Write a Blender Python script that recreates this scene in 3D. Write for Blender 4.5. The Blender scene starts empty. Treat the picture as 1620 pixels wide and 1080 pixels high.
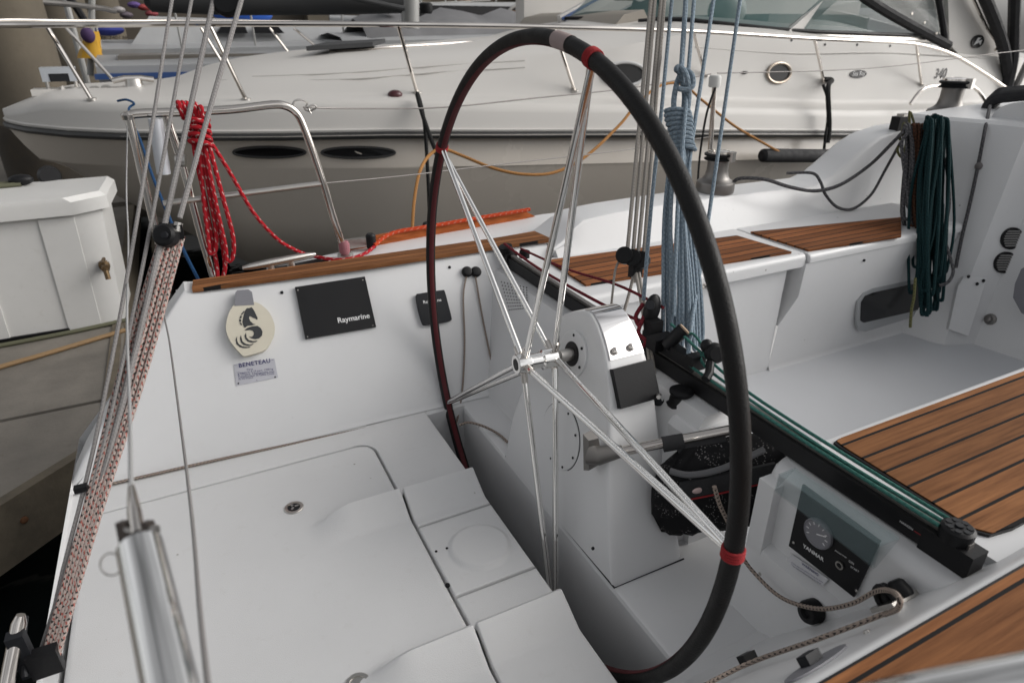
import bpy, bmesh, math, random
from mathutils import Vector, Matrix
V = Vector
random.seed(7)
R = math.radians
SC = bpy.context.scene
COL = SC.collection

# ---------------------------------------------------------------- camera model
# All coordinates below are metres in the yacht's own axes (X to the bow, Y to port,
# Z up) measured from the photographer's eye; everything is lifted at the end so that
# the water lies at z = 0.
LIFT = 1.95
F, CX, CY = 1025.0, 810.0, 540.0
PITCH, YAW = R(25.8), R(26.6)
FW = V((math.sin(YAW)*math.cos(PITCH), math.cos(YAW)*math.cos(PITCH), -math.sin(PITCH)))
RT = V((math.cos(YAW), -math.sin(YAW), 0))
UP = RT.cross(FW)
def ray(x, y): return FW*F + RT*(x-CX) - UP*(y-CY)
def oX(x, y, X): r = ray(x, y); return r*(X/r.x)
def oY(x, y, Y): r = ray(x, y); return r*(Y/r.y)
def oZ(x, y, Z): r = ray(x, y); return r*(Z/r.z)
def oP(x, y, p, n): r = ray(x, y); return r*(V(p).dot(n)/r.dot(n))

# ---------------------------------------------------------------- materials
def srgb(r, g, b):
    f = lambda c: ((c/255)/12.92 if c/255 <= .04045 else ((c/255+.055)/1.055)**2.4)
    return (f(r), f(g), f(b), 1)
def newmat(name):
    m = bpy.data.materials.new(name); m.use_nodes = True
    nt = m.node_tree; b = nt.nodes['Principled BSDF']
    return m, nt, b
def node(nt, t, **kw):
    n = nt.nodes.new(t)
    for k, v in kw.items():
        if k.startswith('i_'):
            key = k[2:]; key = int(key) if key.isdigit() else key.replace('_', ' ')
            n.inputs[key].default_value = v
        else: setattr(n, k, v)
    return n
def mat(name, col, rough=.5, metal=0, var=.06, scale=6, bump=0, bscale=200, spec=.5, coat=0, dirt=0, specks=0):
    m, nt, b = newmat(name)
    if len(col) == 3: col = (*col, 1)
    b.inputs['Roughness'].default_value = rough
    b.inputs['Metallic'].default_value = metal
    b.inputs['Specular IOR Level'].default_value = spec
    b.inputs['Coat Weight'].default_value = coat
    tc = node(nt, 'ShaderNodeTexCoord')
    n1 = node(nt, 'ShaderNodeTexNoise', i_Scale=scale, i_Detail=6.0, i_Roughness=.6)
    nt.links.new(tc.outputs['Object'], n1.inputs['Vector'])
    mr = node(nt, 'ShaderNodeMapRange', i_1=.25, i_2=.75, i_3=1-var, i_4=1+var)
    nt.links.new(n1.outputs['Fac'], mr.inputs[0])
    mx = node(nt, 'ShaderNodeMix', data_type='RGBA', blend_type='MULTIPLY')
    mx.inputs['Factor'].default_value = 1
    mx.inputs['A'].default_value = col
    nt.links.new(mr.outputs[0], mx.inputs['B'])
    out = mx.outputs['Result']
    if dirt:
        n2 = node(nt, 'ShaderNodeTexNoise', i_Scale=scale*7, i_Detail=8.0, i_Roughness=.75)
        nt.links.new(tc.outputs['Object'], n2.inputs['Vector'])
        r2 = node(nt, 'ShaderNodeMapRange', i_1=.58, i_2=.8, i_3=0.0, i_4=dirt)
        nt.links.new(n2.outputs['Fac'], r2.inputs[0])
        m2 = node(nt, 'ShaderNodeMix', data_type='RGBA')
        m2.inputs['B'].default_value = (col[0]*.55, col[1]*.5, col[2]*.42, 1)
        nt.links.new(r2.outputs[0], m2.inputs['Factor']); nt.links.new(out, m2.inputs['A'])
        out = m2.outputs['Result']
    if specks:
        vo = node(nt, 'ShaderNodeTexVoronoi', i_Scale=specks); nt.links.new(tc.outputs['Object'], vo.inputs['Vector'])
        r3 = node(nt, 'ShaderNodeMapRange', i_1=.035, i_2=.06, i_3=.75, i_4=0.0); nt.links.new(vo.outputs['Distance'], r3.inputs[0])
        n4 = node(nt, 'ShaderNodeTexNoise', i_Scale=5.0); nt.links.new(tc.outputs['Object'], n4.inputs['Vector'])
        r4 = node(nt, 'ShaderNodeMapRange', i_1=.5, i_2=.62); nt.links.new(n4.outputs['Fac'], r4.inputs[0])
        mm = node(nt, 'ShaderNodeMath', operation='MULTIPLY'); nt.links.new(r3.outputs[0], mm.inputs[0]); nt.links.new(r4.outputs[0], mm.inputs[1])
        m3 = node(nt, 'ShaderNodeMix', data_type='RGBA'); m3.inputs['B'].default_value = (.16, .14, .11, 1)
        nt.links.new(mm.outputs[0], m3.inputs['Factor']); nt.links.new(out, m3.inputs['A']); out = m3.outputs['Result']
    nt.links.new(out, b.inputs['Base Color'])
    rr = node(nt, 'ShaderNodeMapRange', i_1=.3, i_2=.7, i_3=max(.02, rough*.85), i_4=min(1, rough*1.2))
    nt.links.new(n1.outputs['Fac'], rr.inputs[0]); nt.links.new(rr.outputs[0], b.inputs['Roughness'])
    if bump:
        n3 = node(nt, 'ShaderNodeTexNoise', i_Scale=bscale, i_Detail=2.0)
        nt.links.new(tc.outputs['Object'], n3.inputs['Vector'])
        bp = node(nt, 'ShaderNodeBump', i_Strength=bump, i_Distance=.002)
        nt.links.new(n3.outputs['Fac'], bp.inputs['Height']); nt.links.new(bp.outputs['Normal'], b.inputs['Normal'])
    return m
def rope_mat(name, base, fleck, fleck2=None, density=.5, vscale=60, rough=.85):
    """braided rope: flecks set out in the rope's own UV (u round, v metres along)"""
    m, nt, b = newmat(name)
    b.inputs['Roughness'].default_value = rough
    b.inputs['Specular IOR Level'].default_value = .2
    uv = node(nt, 'ShaderNodeUVMap'); oi = node(nt, 'ShaderNodeObjectInfo')
    tn = node(nt, 'ShaderNodeTexNoise', i_Scale=9.0); nt.links.new(uv.outputs[0], tn.inputs['Vector'])
    jt = node(nt, 'ShaderNodeVectorMath', operation='SCALE', i_Scale=.02); nt.links.new(tn.outputs['Color'], jt.inputs[0])
    a0 = node(nt, 'ShaderNodeVectorMath', operation='ADD'); nt.links.new(uv.outputs[0], a0.inputs[0]); nt.links.new(oi.outputs['Random'], a0.inputs[1])
    a1 = node(nt, 'ShaderNodeVectorMath', operation='ADD'); nt.links.new(a0.outputs[0], a1.inputs[0]); nt.links.new(jt.outputs[0], a1.inputs[1])
    sep = node(nt, 'ShaderNodeSeparateXYZ'); nt.links.new(a1.outputs[0], sep.inputs[0])
    def band(ku, kv, th):
        a = node(nt, 'ShaderNodeMath', operation='MULTIPLY', i_1=ku); nt.links.new(sep.outputs[0], a.inputs[0])
        c = node(nt, 'ShaderNodeMath', operation='MULTIPLY_ADD', i_1=kv); nt.links.new(sep.outputs[1], c.inputs[0]); nt.links.new(a.outputs[0], c.inputs[2])
        f = node(nt, 'ShaderNodeMath', operation='FRACT'); nt.links.new(c.outputs[0], f.inputs[0])
        g = node(nt, 'ShaderNodeMath', operation='LESS_THAN', i_1=th); nt.links.new(f.outputs[0], g.inputs[0])
        return g, f
    g1, f1 = band(2, vscale, density)
    g2, f2 = band(-2, vscale, .5)
    mul = node(nt, 'ShaderNodeMath', operation='MULTIPLY'); nt.links.new(g1.outputs[0], mul.inputs[0]); nt.links.new(g2.outputs[0], mul.inputs[1])
    mx = node(nt, 'ShaderNodeMix', data_type='RGBA'); mx.inputs['A'].default_value = (*base, 1); mx.inputs['B'].default_value = (*fleck, 1)
    nt.links.new(mul.outputs[0], mx.inputs['Factor']); out = mx.outputs['Result']
    if fleck2:
        g3, f3 = band(3, vscale*.61, .3); g4, f4 = band(-1, vscale*.83, .45)
        mu = node(nt, 'ShaderNodeMath', operation='MULTIPLY'); nt.links.new(g3.outputs[0], mu.inputs[0]); nt.links.new(g4.outputs[0], mu.inputs[1])
        m2 = node(nt, 'ShaderNodeMix', data_type='RGBA'); m2.inputs['B'].default_value = (*fleck2, 1)
        nt.links.new(mu.outputs[0], m2.inputs['Factor']); nt.links.new(out, m2.inputs['A']); out = m2.outputs['Result']
    nt.links.new(out, b.inputs['Base Color'])
    ad = node(nt, 'ShaderNodeMath', operation='MULTIPLY'); nt.links.new(f1.outputs[0], ad.inputs[0]); nt.links.new(f2.outputs[0], ad.inputs[1])
    bp = node(nt, 'ShaderNodeBump', i_Strength=.5, i_Distance=.002); nt.links.new(ad.outputs[0], bp.inputs['Height']); nt.links.new(bp.outputs['Normal'], b.inputs['Normal'])
    return m
def teak_mat(name, pitch, off, seam=.006, axis=1, tint=(.40, .165, .062)):
    """planks along X (or Y) with black caulked seams every `pitch` metres across"""
    m, nt, b = newmat(name)
    b.inputs['Roughness'].default_value = .75; b.inputs['Specular IOR Level'].default_value = .12
    geo = node(nt, 'ShaderNodeNewGeometry')
    sep = node(nt, 'ShaderNodeSeparateXYZ'); nt.links.new(geo.outputs['Position'], sep.inputs[0])
    a = node(nt, 'ShaderNodeMath', operation='ADD', i_1=-off); nt.links.new(sep.outputs[axis], a.inputs[0])
    d = node(nt, 'ShaderNodeMath', operation='DIVIDE', i_1=pitch); nt.links.new(a.outputs[0], d.inputs[0])
    fl = node(nt, 'ShaderNodeMath', operation='FLOOR'); nt.links.new(d.outputs[0], fl.inputs[0])
    fr = node(nt, 'ShaderNodeMath', operation='FRACT'); nt.links.new(d.outputs[0], fr.inputs[0])
    lt = node(nt, 'ShaderNodeMath', operation='LESS_THAN', i_1=seam/pitch); nt.links.new(fr.outputs[0], lt.inputs[0])
    wn = node(nt, 'ShaderNodeTexWhiteNoise', noise_dimensions='1D'); nt.links.new(fl.outputs[0], wn.inputs['W'])
    mp = node(nt, 'ShaderNodeMapping'); mp.inputs['Scale'].default_value = (5, 90, 60) if axis == 1 else (90, 5, 60)
    nt.links.new(geo.outputs['Position'], mp.inputs['Vector'])
    addv = node(nt, 'ShaderNodeVectorMath', operation='ADD')
    nt.links.new(mp.outputs[0], addv.inputs[0])
    sc = node(nt, 'ShaderNodeVectorMath', operation='SCALE', i_Scale=40.0); nt.links.new(wn.outputs['Color'], sc.inputs[0]); nt.links.new(sc.outputs[0], addv.inputs[1])
    ns = node(nt, 'ShaderNodeTexNoise', i_Scale=1.0, i_Detail=5.0, i_Roughness=.65); nt.links.new(addv.outputs[0], ns.inputs['Vector'])
    ramp = node(nt, 'ShaderNodeValToRGB')
    e = ramp.color_ramp.elements; t = tint
    e[0].position, e[0].color = .25, (t[0]*.5, t[1]*.45, t[2]*.42, 1)
    e[1].position, e[1].color = .75, (t[0]*1.3, t[1]*1.32, t[2]*1.3, 1)
    nt.links.new(ns.outputs['Fac'], ramp.inputs[0])
    mr = node(nt, 'ShaderNodeMapRange', i_3=.68, i_4=1.25); nt.links.new(wn.outputs['Value'], mr.inputs[0])
    mu = node(nt, 'ShaderNodeMix', data_type='RGBA', blend_type='MULTIPLY'); mu.inputs['Factor'].default_value = 1
    nt.links.new(ramp.outputs[0], mu.inputs['A']); nt.links.new(mr.outputs[0], mu.inputs['B'])
    mx = node(nt, 'ShaderNodeMix', data_type='RGBA'); mx.inputs['B'].default_value = (.012, .011, .011, 1)
    nt.links.new(lt.outputs[0], mx.inputs['Factor']); nt.links.new(mu.outputs['Result'], mx.inputs['A'])
    nt.links.new(mx.outputs['Result'], b.inputs['Base Color'])
    inv = node(nt, 'ShaderNodeMath', operation='SUBTRACT', i_0=1.0); nt.links.new(lt.outputs[0], inv.inputs[1])
    ad = node(nt, 'ShaderNodeMath', operation='MULTIPLY_ADD', i_1=.35); nt.links.new(ns.outputs['Fac'], ad.inputs[0]); nt.links.new(inv.outputs[0], ad.inputs[2])
    bp = node(nt, 'ShaderNodeBump', i_Strength=.35, i_Distance=.002); nt.links.new(ad.outputs[0], bp.inputs['Height']); nt.links.new(bp.outputs['Normal'], b.inputs['Normal'])
    return m

M = {}
M['gel'] = mat('gelcoat', (.67, .672, .676), .34, var=.03, scale=2.2, dirt=.12, specks=11)
M['nonskid'] = mat('nonskid_gelcoat', (.665, .665, .665), .55, var=.035, scale=3, bump=.3, bscale=500, dirt=.2, specks=16)
M['sole'] = mat('sole_gelcoat', (.59, .60, .62), .55, var=.03, scale=3, bump=.12, bscale=420, dirt=.06)
M['under'] = mat('seam_filler', (.42, .42, .42), .7)
M['black'] = mat('black_plastic', (.008, .008, .009), .45, bump=.1, spec=.25)
M['dkgrey'] = mat('dark_grey_plastic', (.014, .015, .018), .5, bump=.1, spec=.25)
M['grey'] = mat('grey_plastic', (.2, .2, .22), .5)
M['lens'] = mat('smoked_lens', (.006, .006, .007), .12)
M['anod'] = mat('grey_anodised_alloy', (.22, .21, .20), .42, metal=.85)
M['blackalu'] = mat('black_anodised_alloy', (.009, .009, .010), .42, spec=.3)
M['steel'] = mat('polished_steel', (.64, .60, .56), .07, metal=1, var=.03)
M['steel_dull'] = mat('worn_steel', (.55, .53, .5), .3, metal=1)
M['wire'] = mat('stainless_wire', (.24, .225, .215), .5, metal=.5)
M['leather'] = mat('black_leather', (.009, .0085, .0085), .5, spec=.25, var=.25, scale=25, bump=.4, bscale=260)
M['stitch'] = mat('red_stitching', (.075, .005, .008), .75, bump=.6, bscale=500)
M['redcord'] = mat('red_whipping_cord', (.3, .012, .016), .8, bump=.6, bscale=600)
M['tape'] = mat('pink_grey_tape', (.32, .25, .24), .7)
M['teak_seat'] = teak_mat('teak_seat_planks', .052, 0.722, .0065, tint=(.265, .116, .048))
M['teak_pseat'] = teak_mat('teak_port_seat_planks', .044, 1.80, .006, tint=(.25, .096, .038))
M['teak_strip'] = teak_mat('teak_coaming_strip', .034, 2.232, .003, tint=(.25, .108, .045))
M['teak_aft'] = teak_mat('teak_aft_planks', .075, .305, .006, tint=(.265, .112, .046))
M['teak_rail'] = teak_mat('teak_toe_rail', .3, 0, .0001, tint=(.36, .10, .03))
M['cream'] = mat('cream_vinyl', (.6, .56, .46), .5)
M['logo'] = mat('dark_print', (.03, .032, .035), .6)
M['plate'] = mat('engraved_alloy_plate', (.5, .5, .54), .4, metal=.3)
M['ink'] = mat('blue_ink', (.05, .05, .14), .6)
M['white_ink'] = mat('white_print', (.75, .75, .75), .6)
M['sticker'] = mat('label_sticker', (.6, .6, .62), .5)
M['r_red'] = rope_mat('red_rope', (.36, .012, .02), (.45, .3, .28), None, .22, 28)
M['r_orange'] = rope_mat('orange_red_rope', (.42, .045, .012), (.5, .2, .14), None, .25, 34)
M['r_tackle'] = rope_mat('red_black_white_rope', (.40, .33, .30), (.03, .03, .03), (.36, .11, .09), .42, 75)
M['r_grey'] = rope_mat('grey_rope', (.25, .24, .235), (.19, .18, .18), None, .5, 110)
M['r_sheet'] = rope_mat('pale_grey_sheet', (.36, .335, .305), (.29, .265, .24), None, .5, 110)
M['r_blue'] = rope_mat('light_blue_rope', (.20, .255, .305), (.14, .18, .215), (.28, .33, .37), .5, 80)
M['r_green'] = rope_mat('dark_green_rope', (.008, .032, .035), (.004, .014, .017), (.016, .05, .053), .5, 80)
M['r_teal'] = rope_mat('sea_green_rope', (.045, .15, .125), (.03, .10, .085), None, .5, 60)
M['r_brown'] = rope_mat('brown_rope', (.075, .035, .02), (.03, .018, .012), (.13, .05, .03), .5, 60)
M['r_dgrey'] = rope_mat('dark_grey_rope', (.085, .085, .09), (.035, .035, .04), (.16, .15, .15), .5, 60)
M['r_olive'] = rope_mat('olive_rope', (.12, .12, .05), (.06, .055, .03), None, .5, 60)
M['r_fleck'] = rope_mat('black_beige_fleck_rope', (.33, .27, .23), (.025, .022, .022), None, .5, 95)
M['r_maroon'] = rope_mat('maroon_rope', (.16, .02, .028), (.09, .012, .02), None, .5, 60)
M['r_black'] = rope_mat('black_rope', (.012, .012, .012), (.03, .03, .03), None, .5, 60)
M['r_ochre'] = rope_mat('ochre_cord', (.4, .2, .07), (.3, .14, .05), None, .5, 60)
M['r_cobalt'] = rope_mat('cobalt_rope', (.015, .06, .15), (.01, .04, .1), None, .5, 60)
M['r_white'] = rope_mat('white_wire_cover', (.36, .36, .36), (.3, .3, .3), None, .5, 80)
def mesh_mat():
    m, nt, b = newmat('black_mesh_fabric'); b.inputs['Roughness'].default_value = .8; b.inputs['Specular IOR Level'].default_value = .2
    tc = node(nt, 'ShaderNodeTexCoord'); vo = node(nt, 'ShaderNodeTexVoronoi', i_Scale=170.0); nt.links.new(tc.outputs['Object'], vo.inputs['Vector'])
    no = node(nt, 'ShaderNodeTexNoise', i_Scale=26.0, i_Detail=3.0); nt.links.new(tc.outputs['Object'], no.inputs['Vector'])
    r1 = node(nt, 'ShaderNodeMapRange', i_1=.22, i_2=.34, i_3=1.0, i_4=0.0); nt.links.new(vo.outputs['Distance'], r1.inputs[0])
    r2 = node(nt, 'ShaderNodeMapRange', i_1=.48, i_2=.62); nt.links.new(no.outputs['Fac'], r2.inputs[0])
    mu = node(nt, 'ShaderNodeMath', operation='MULTIPLY'); nt.links.new(r1.outputs[0], mu.inputs[0]); nt.links.new(r2.outputs[0], mu.inputs[1])
    mx = node(nt, 'ShaderNodeMix', data_type='RGBA'); mx.inputs['A'].default_value = (.008, .008, .009, 1); mx.inputs['B'].default_value = (.2, .19, .19, 1)
    nt.links.new(mu.outputs[0], mx.inputs['Factor']); nt.links.new(mx.outputs['Result'], b.inputs['Base Color']); return m
M['mesh'] = mesh_mat()
M['fabric'] = mat('black_canvas', (.018, .018, .02), .8, var=.2, scale=20, bump=.5, bscale=400)
# cruiser
M['cr_white'] = mat('cruiser_gelcoat', (.565, .548, .522), .42, var=.015, scale=1, dirt=.03, spec=.3)
M['cr_hull'] = mat('cruiser_taupe_hull', (.52, .475, .42), .25, var=.04, scale=.8, spec=.5, dirt=.1)
M['cr_rub'] = mat('dark_rubber_rail', (.03, .03, .03), .5)
M['cr_dark'] = mat('cruiser_dark_glass', (.006, .006, .007), .35, spec=.2)
M['canvas_grey'] = mat('charcoal_canvas', (.035, .036, .038), .8, var=.15, scale=6, bump=.3)
M['seat_vinyl'] = mat('pale_seat_vinyl', (.5, .52, .5), .5)
M['dash'] = mat('beige_dash', (.3, .27, .23), .6)
# surroundings
M['concrete'] = mat('stained_concrete', (.115, .097, .072), .9, var=.38, scale=1.4, bump=.5, bscale=30, dirt=.5)
M['conc_dark'] = mat('dark_wall', (.075, .062, .048), .9, var=.3, scale=.7, bump=.4, bscale=20, dirt=.5)
M['dockdeck'] = mat('weathered_dock_boards', (.165, .15, .13), .85, var=.28, scale=5, bump=.5, bscale=70, dirt=.6, specks=14)
M['dockwood'] = mat('weathered_dock_fascia', (.12, .10, .072), .85, var=.35, scale=9, bump=.6, bscale=60, dirt=.7)
M['box'] = mat('dock_box_fibreglass', (.60, .595, .58), .38, var=.05, scale=3, dirt=.3)
M['brass'] = mat('tarnished_brass', (.16, .11, .06), .5, metal=.8)
M['hose'] = mat('ochre_hose', (.24, .15, .07), .6)
M['cable'] = mat('olive_cable', (.1, .1, .06), .6)
M['white_paint'] = mat('white_boat_paint', (.36, .365, .37), .45)
M['green_hull'] = mat('dark_teal_hull', (.01, .045, .05), .3)
M['blue_hull'] = mat('navy_stripe', (.03, .07, .2), .35)
M['blue_cover'] = mat('blue_cover_cloth', (.02, .1, .45), .7)
M['oil_yellow'] = mat('yellow_oilskin', (.55, .3, .02), .6)
M['purple'] = mat('purple_cloth', (.06, .03, .1), .8)
M['greycover'] = mat('grey_boat_cover', (.16, .16, .165), .8, var=.2, scale=4)
M['mast'] = mat('mast_alloy', (.33, .33, .32), .45, metal=.2)
M['steel_bright'] = mat('bright_chrome', (.86, .85, .83), .05, metal=1, var=.02)
M['wood'] = mat('brown_timber', (.17, .1, .055), .8, var=.3, scale=4)
def glass_mat(name, col, alpha, rough=.05):
    m, nt, b = newmat(name)
    b.inputs['Base Color'].default_value = (*col, 1); b.inputs['Roughness'].default_value = rough
    b.inputs['Alpha'].default_value = alpha; b.inputs['Specular IOR Level'].default_value = .25
    return m
M['glass'] = glass_mat('tinted_windscreen', (.022, .10, .10), .6)
M['clear'] = glass_mat('clear_acrylic_flap', (.2, .27, .28), .26, .08)
M['vinyl'] = glass_mat('hazy_clear_vinyl', (.35, .34, .32), .35, .2)
def water_mat():
    m, nt, b = newmat('harbour_water')
    b.inputs['Base Color'].default_value = (.006, .008, .008, 1); b.inputs['Roughness'].default_value = .06
    tc = node(nt, 'ShaderNodeTexCoord'); n = node(nt, 'ShaderNodeTexNoise', i_Scale=2.5, i_Detail=3.0)
    nt.links.new(tc.outputs['Object'], n.inputs['Vector'])
    bp = node(nt, 'ShaderNodeBump', i_Strength=.25, i_Distance=.05); nt.links.new(n.outputs['Fac'], bp.inputs['Height']); nt.links.new(bp.outputs['Normal'], b.inputs['Normal'])
    return m
M['water'] = water_mat()

# ---------------------------------------------------------------- mesh building
WO = {}                                   # world origin of every object made
class MB:
    def __init__(s): s.bm = bmesh.new(); s.uv = s.bm.loops.layers.uv.new('UVMap')
    def face(s, pts):
        vs = [s.bm.verts.new(V(p)) for p in pts]
        return s.bm.faces.new(vs)
    def grid(s, rows, close_u=False, close_v=False, uvs=None):
        """rows: list of rows of points -> quads"""
        vv = [[s.bm.verts.new(V(p)) for p in r] for r in rows]
        n, m = len(vv), len(vv[0])
        for i in range(n if close_v else n-1):
            for j in range(m if close_u else m-1):
                a, b, c, d = vv[i][j], vv[i][(j+1) % m], vv[(i+1) % n][(j+1) % m], vv[(i+1) % n][j]
                try: f = s.bm.faces.new((a, b, c, d))
                except ValueError: continue
                if uvs:
                    q = [(j/m, uvs[i]), ((j+1)/m, uvs[i]), ((j+1)/m, uvs[(i+1) % n]), (j/m, uvs[(i+1) % n])]
                    for l, w in zip(f.loops, q): l[s.uv].uv = w
        return vv
    def box(s, x0, x1, y0, y1, z0, z1, mt=None):
        P = [V((x, y, z)) for x in (x0, x1) for y in (y0, y1) for z in (z0, z1)]
        if mt: P = [mt @ p for p in P]
        v = [s.bm.verts.new(p) for p in P]
        for f in ((0,1,3,2), (4,6,7,5), (0,4,5,1), (2,3,7,6), (0,2,6,4), (1,5,7,3)): s.bm.faces.new([v[i] for i in f])
        return s
    def hexa(s, P):
        """8 corners: first four one face in order, next four the opposite face"""
        v = [s.bm.verts.new(V(p)) for p in P]
        for f in ((0,1,2,3), (7,6,5,4), (0,4,5,1), (1,5,6,2), (2,6,7,3), (3,7,4,0)): s.bm.faces.new([v[i] for i in f])
        return s
    def prism(s, poly, d):
        """polygon (3d points) extruded by vector d"""
        d = V(d); a = [s.bm.verts.new(V(p)) for p in poly]; b = [s.bm.verts.new(V(p)+d) for p in poly]
        n = len(a); s.bm.faces.new(a); s.bm.faces.new(b[::-1])
        for i in range(n): s.bm.faces.new((a[i], b[i], b[(i+1) % n], a[(i+1) % n]))
        return s
    def tube(s, pts, r, n=8, closed=False, cap=True, rs=None):
        pts = [V(p) for p in pts]; N = len(pts)
        T = []
        for i in range(N):
            a = pts[(i-1) % N] if (closed or i) else pts[0]; b = pts[(i+1) % N] if (closed or i < N-1) else pts[-1]
            t = b-a; T.append(t.normalized() if t.length > 1e-9 else V((0, 0, 1)))
        u = T[0].orthogonal().normalized(); rows = []; vs = []; L = 0
        for i in range(N):
            if i: L += (pts[i]-pts[i-1]).length
            u = (u - T[i]*u.dot(T[i]));
            u = u.normalized() if u.length > 1e-6 else T[i].orthogonal().normalized()
            w = T[i].cross(u); rr = rs[i] if rs else r
            rows.append([pts[i]+(u*math.cos(2*math.pi*k/n)+w*math.sin(2*math.pi*k/n))*rr for k in range(n)]); vs.append(L)
        vv = s.grid(rows, close_u=True, close_v=closed, uvs=vs)
        if cap and not closed: s.bm.faces.new(vv[0][::-1]); s.bm.faces.new(vv[-1])
        return s
    def lathe(s, base, axis, prof, n=24, cap=True):
        """prof: list of (radius, distance along axis)"""
        base = V(base); ax = V(axis).normalized(); u = ax.orthogonal().normalized(); w = ax.cross(u)
        rows = [[base+ax*h+(u*math.cos(2*math.pi*k/n)+w*math.sin(2*math.pi*k/n))*max(r, 1e-4) for k in range(n)] for r, h in prof]
        vv = s.grid(rows, close_u=True)
        if cap: s.bm.faces.new(vv[0][::-1]); s.bm.faces.new(vv[-1])
        return s
    def ell(s, c, rx, ry, rz, n=16, m=10, mt=None):
        rows = []
        for i in range(m+1):
            a = math.pi*(i/m-.5); rr = max(math.cos(a), 1e-3)
            row = [V((rx*rr*math.cos(2*math.pi*k/n), ry*rr*math.sin(2*math.pi*k/n), rz*math.sin(a))) for k in range(n)]
            rows.append([V(c)+((mt @ p) if mt else p) for p in row])
        vv = s.grid(rows, close_u=True); s.bm.faces.new(vv[0][::-1]); s.bm.faces.new(vv[-1])
        return s
    def bevel(s, w, seg=2, ang=30):
        es = [e for e in s.bm.edges if len(e.link_faces) == 2 and e.calc_face_angle(0) > R(ang)]
        if es: bmesh.ops.bevel(s.bm, geom=es, offset=w, segments=seg, affect='EDGES', profile=.5, clamp_overlap=True)
        return s
    def split(s, name, m, parent=None, **kw):
        """every loose piece becomes an object of its own"""
        seen = set(); out = []
        for v in list(s.bm.verts):
            if v in seen: continue
            st, comp = [v], []
            seen.add(v)
            while st:
                q = st.pop(); comp.append(q)
                for e in q.link_edges:
                    o = e.other_vert(q)
                    if o not in seen: seen.add(o); st.append(o)
            n = MB(); mp = {q: n.bm.verts.new(q.co) for q in comp}; fs = set(f for q in comp for f in q.link_faces)
            for f in fs:
                g = n.bm.faces.new([mp[q] for q in f.verts])
                for l0, l1 in zip(f.loops, g.loops): l1[n.uv].uv = l0[s.uv].uv
            out.append(n.build(name, m, parent, **kw))
        s.bm.free(); return out
    def build(s, name, m, parent=None, smooth=True, ang=35, kind=None, origin=None):
        bmesh.ops.recalc_face_normals(s.bm, faces=s.bm.faces)
        me = bpy.data.meshes.new(name)
        xs = [v.co for v in s.bm.verts]
        lo = V((min(c.x for c in xs), min(c.y for c in xs), min(c.z for c in xs))); hi = V((max(c.x for c in xs), max(c.y for c in xs), max(c.z for c in xs)))
        wo = V(origin) if origin else V(((lo.x+hi.x)/2, (lo.y+hi.y)/2, lo.z))
        for v in s.bm.verts: v.co -= wo
        if smooth:
            for f in s.bm.faces: f.smooth = True
        s.bm.to_mesh(me); s.bm.free()
        if smooth: me.set_sharp_from_angle(angle=R(ang))
        me.materials.append(m)
        o = link(name, me, wo, parent, kind)
        if smooth and len(me.polygons) < 3000:
            w = o.modifiers.new('weighted_normals', 'WEIGHTED_NORMAL'); w.keep_sharp = True
        return o
def link(name, data, wo, parent=None, kind=None):
    o = bpy.data.objects.new(name, data); COL.objects.link(o)
    WO[o] = V(wo)
    if parent: o.parent = parent; o.location = V(wo)-WO[parent]
    else: o.location = V(wo)
    if kind: o['kind'] = kind
    return o
def thing(name, label, cat, loc, group=None):
    o = link(name, None, V(loc)); o['label'] = label; o['category'] = cat
    if group: o['group'] = group
    return o
def tag(o, label, cat, group=None):
    o['label'] = label; o['category'] = cat
    if group: o['group'] = group
    return o
def spline(P, n=8, closed=False):
    """Catmull-Rom through the points"""
    P = [V(p) for p in P]; out = []; N = len(P)
    for i in range(N if closed else N-1):
        p0 = P[(i-1) % N] if (closed or i) else P[0]; p1 = P[i]; p2 = P[(i+1) % N]; p3 = P[(i+2) % N] if (closed or i < N-2) else P[-1]
        for k in range(n):
            t = k/n
            out.append(.5*((2*p1)+(p2-p0)*t+(2*p0-5*p1+4*p2-p3)*t*t+(3*p1-p0-3*p2+p3)*t*t*t))
    if not closed: out.append(P[-1])
    return out
def rope(name, P, r, m, parent=None, n=8, smooth=8):
    return MB().tube(spline(P, smooth) if smooth else P, r, n).build(name, m, parent)
def fan(P, n, m):                                      # bilinear quad patch
    a, b, c, d = [V(p) for p in P]
    return [[(a*(1-i/n)+d*(i/n))*(1-j/m)+(b*(1-i/n)+c*(i/n))*(j/m) for j in range(m+1)] for i in range(n+1)]
FONT = None
def text(name, s, m, at, u, v, size, parent=None, depth=.0006, bold=0, shear=0, space=1):
    """flat lettering: at = left end of baseline, u = reading direction, v = up of letters"""
    cu = bpy.data.curves.new(name, 'FONT'); cu.body = s; cu.size = 1; cu.extrude = 0; cu.offset = bold; cu.shear = shear; cu.space_character = space; cu.resolution_u = 3
    o = bpy.data.objects.new(name, cu); COL.objects.link(o)
    dg = bpy.context.evaluated_depsgraph_get(); me = bpy.data.meshes.new_from_object(o.evaluated_get(dg))
    bpy.data.objects.remove(o); bpy.data.curves.remove(cu)
    at = V(at); u = V(u).normalized(); v = (V(v)-u*V(v).dot(u)).normalized(); w = u.cross(v)
    wo = at
    for q in me.vertices: q.co = u*q.co.x*size + v*q.co.y*size
    me.materials.clear(); me.materials.append(m); me.name = name
    return link(name, me, wo, parent)
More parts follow.
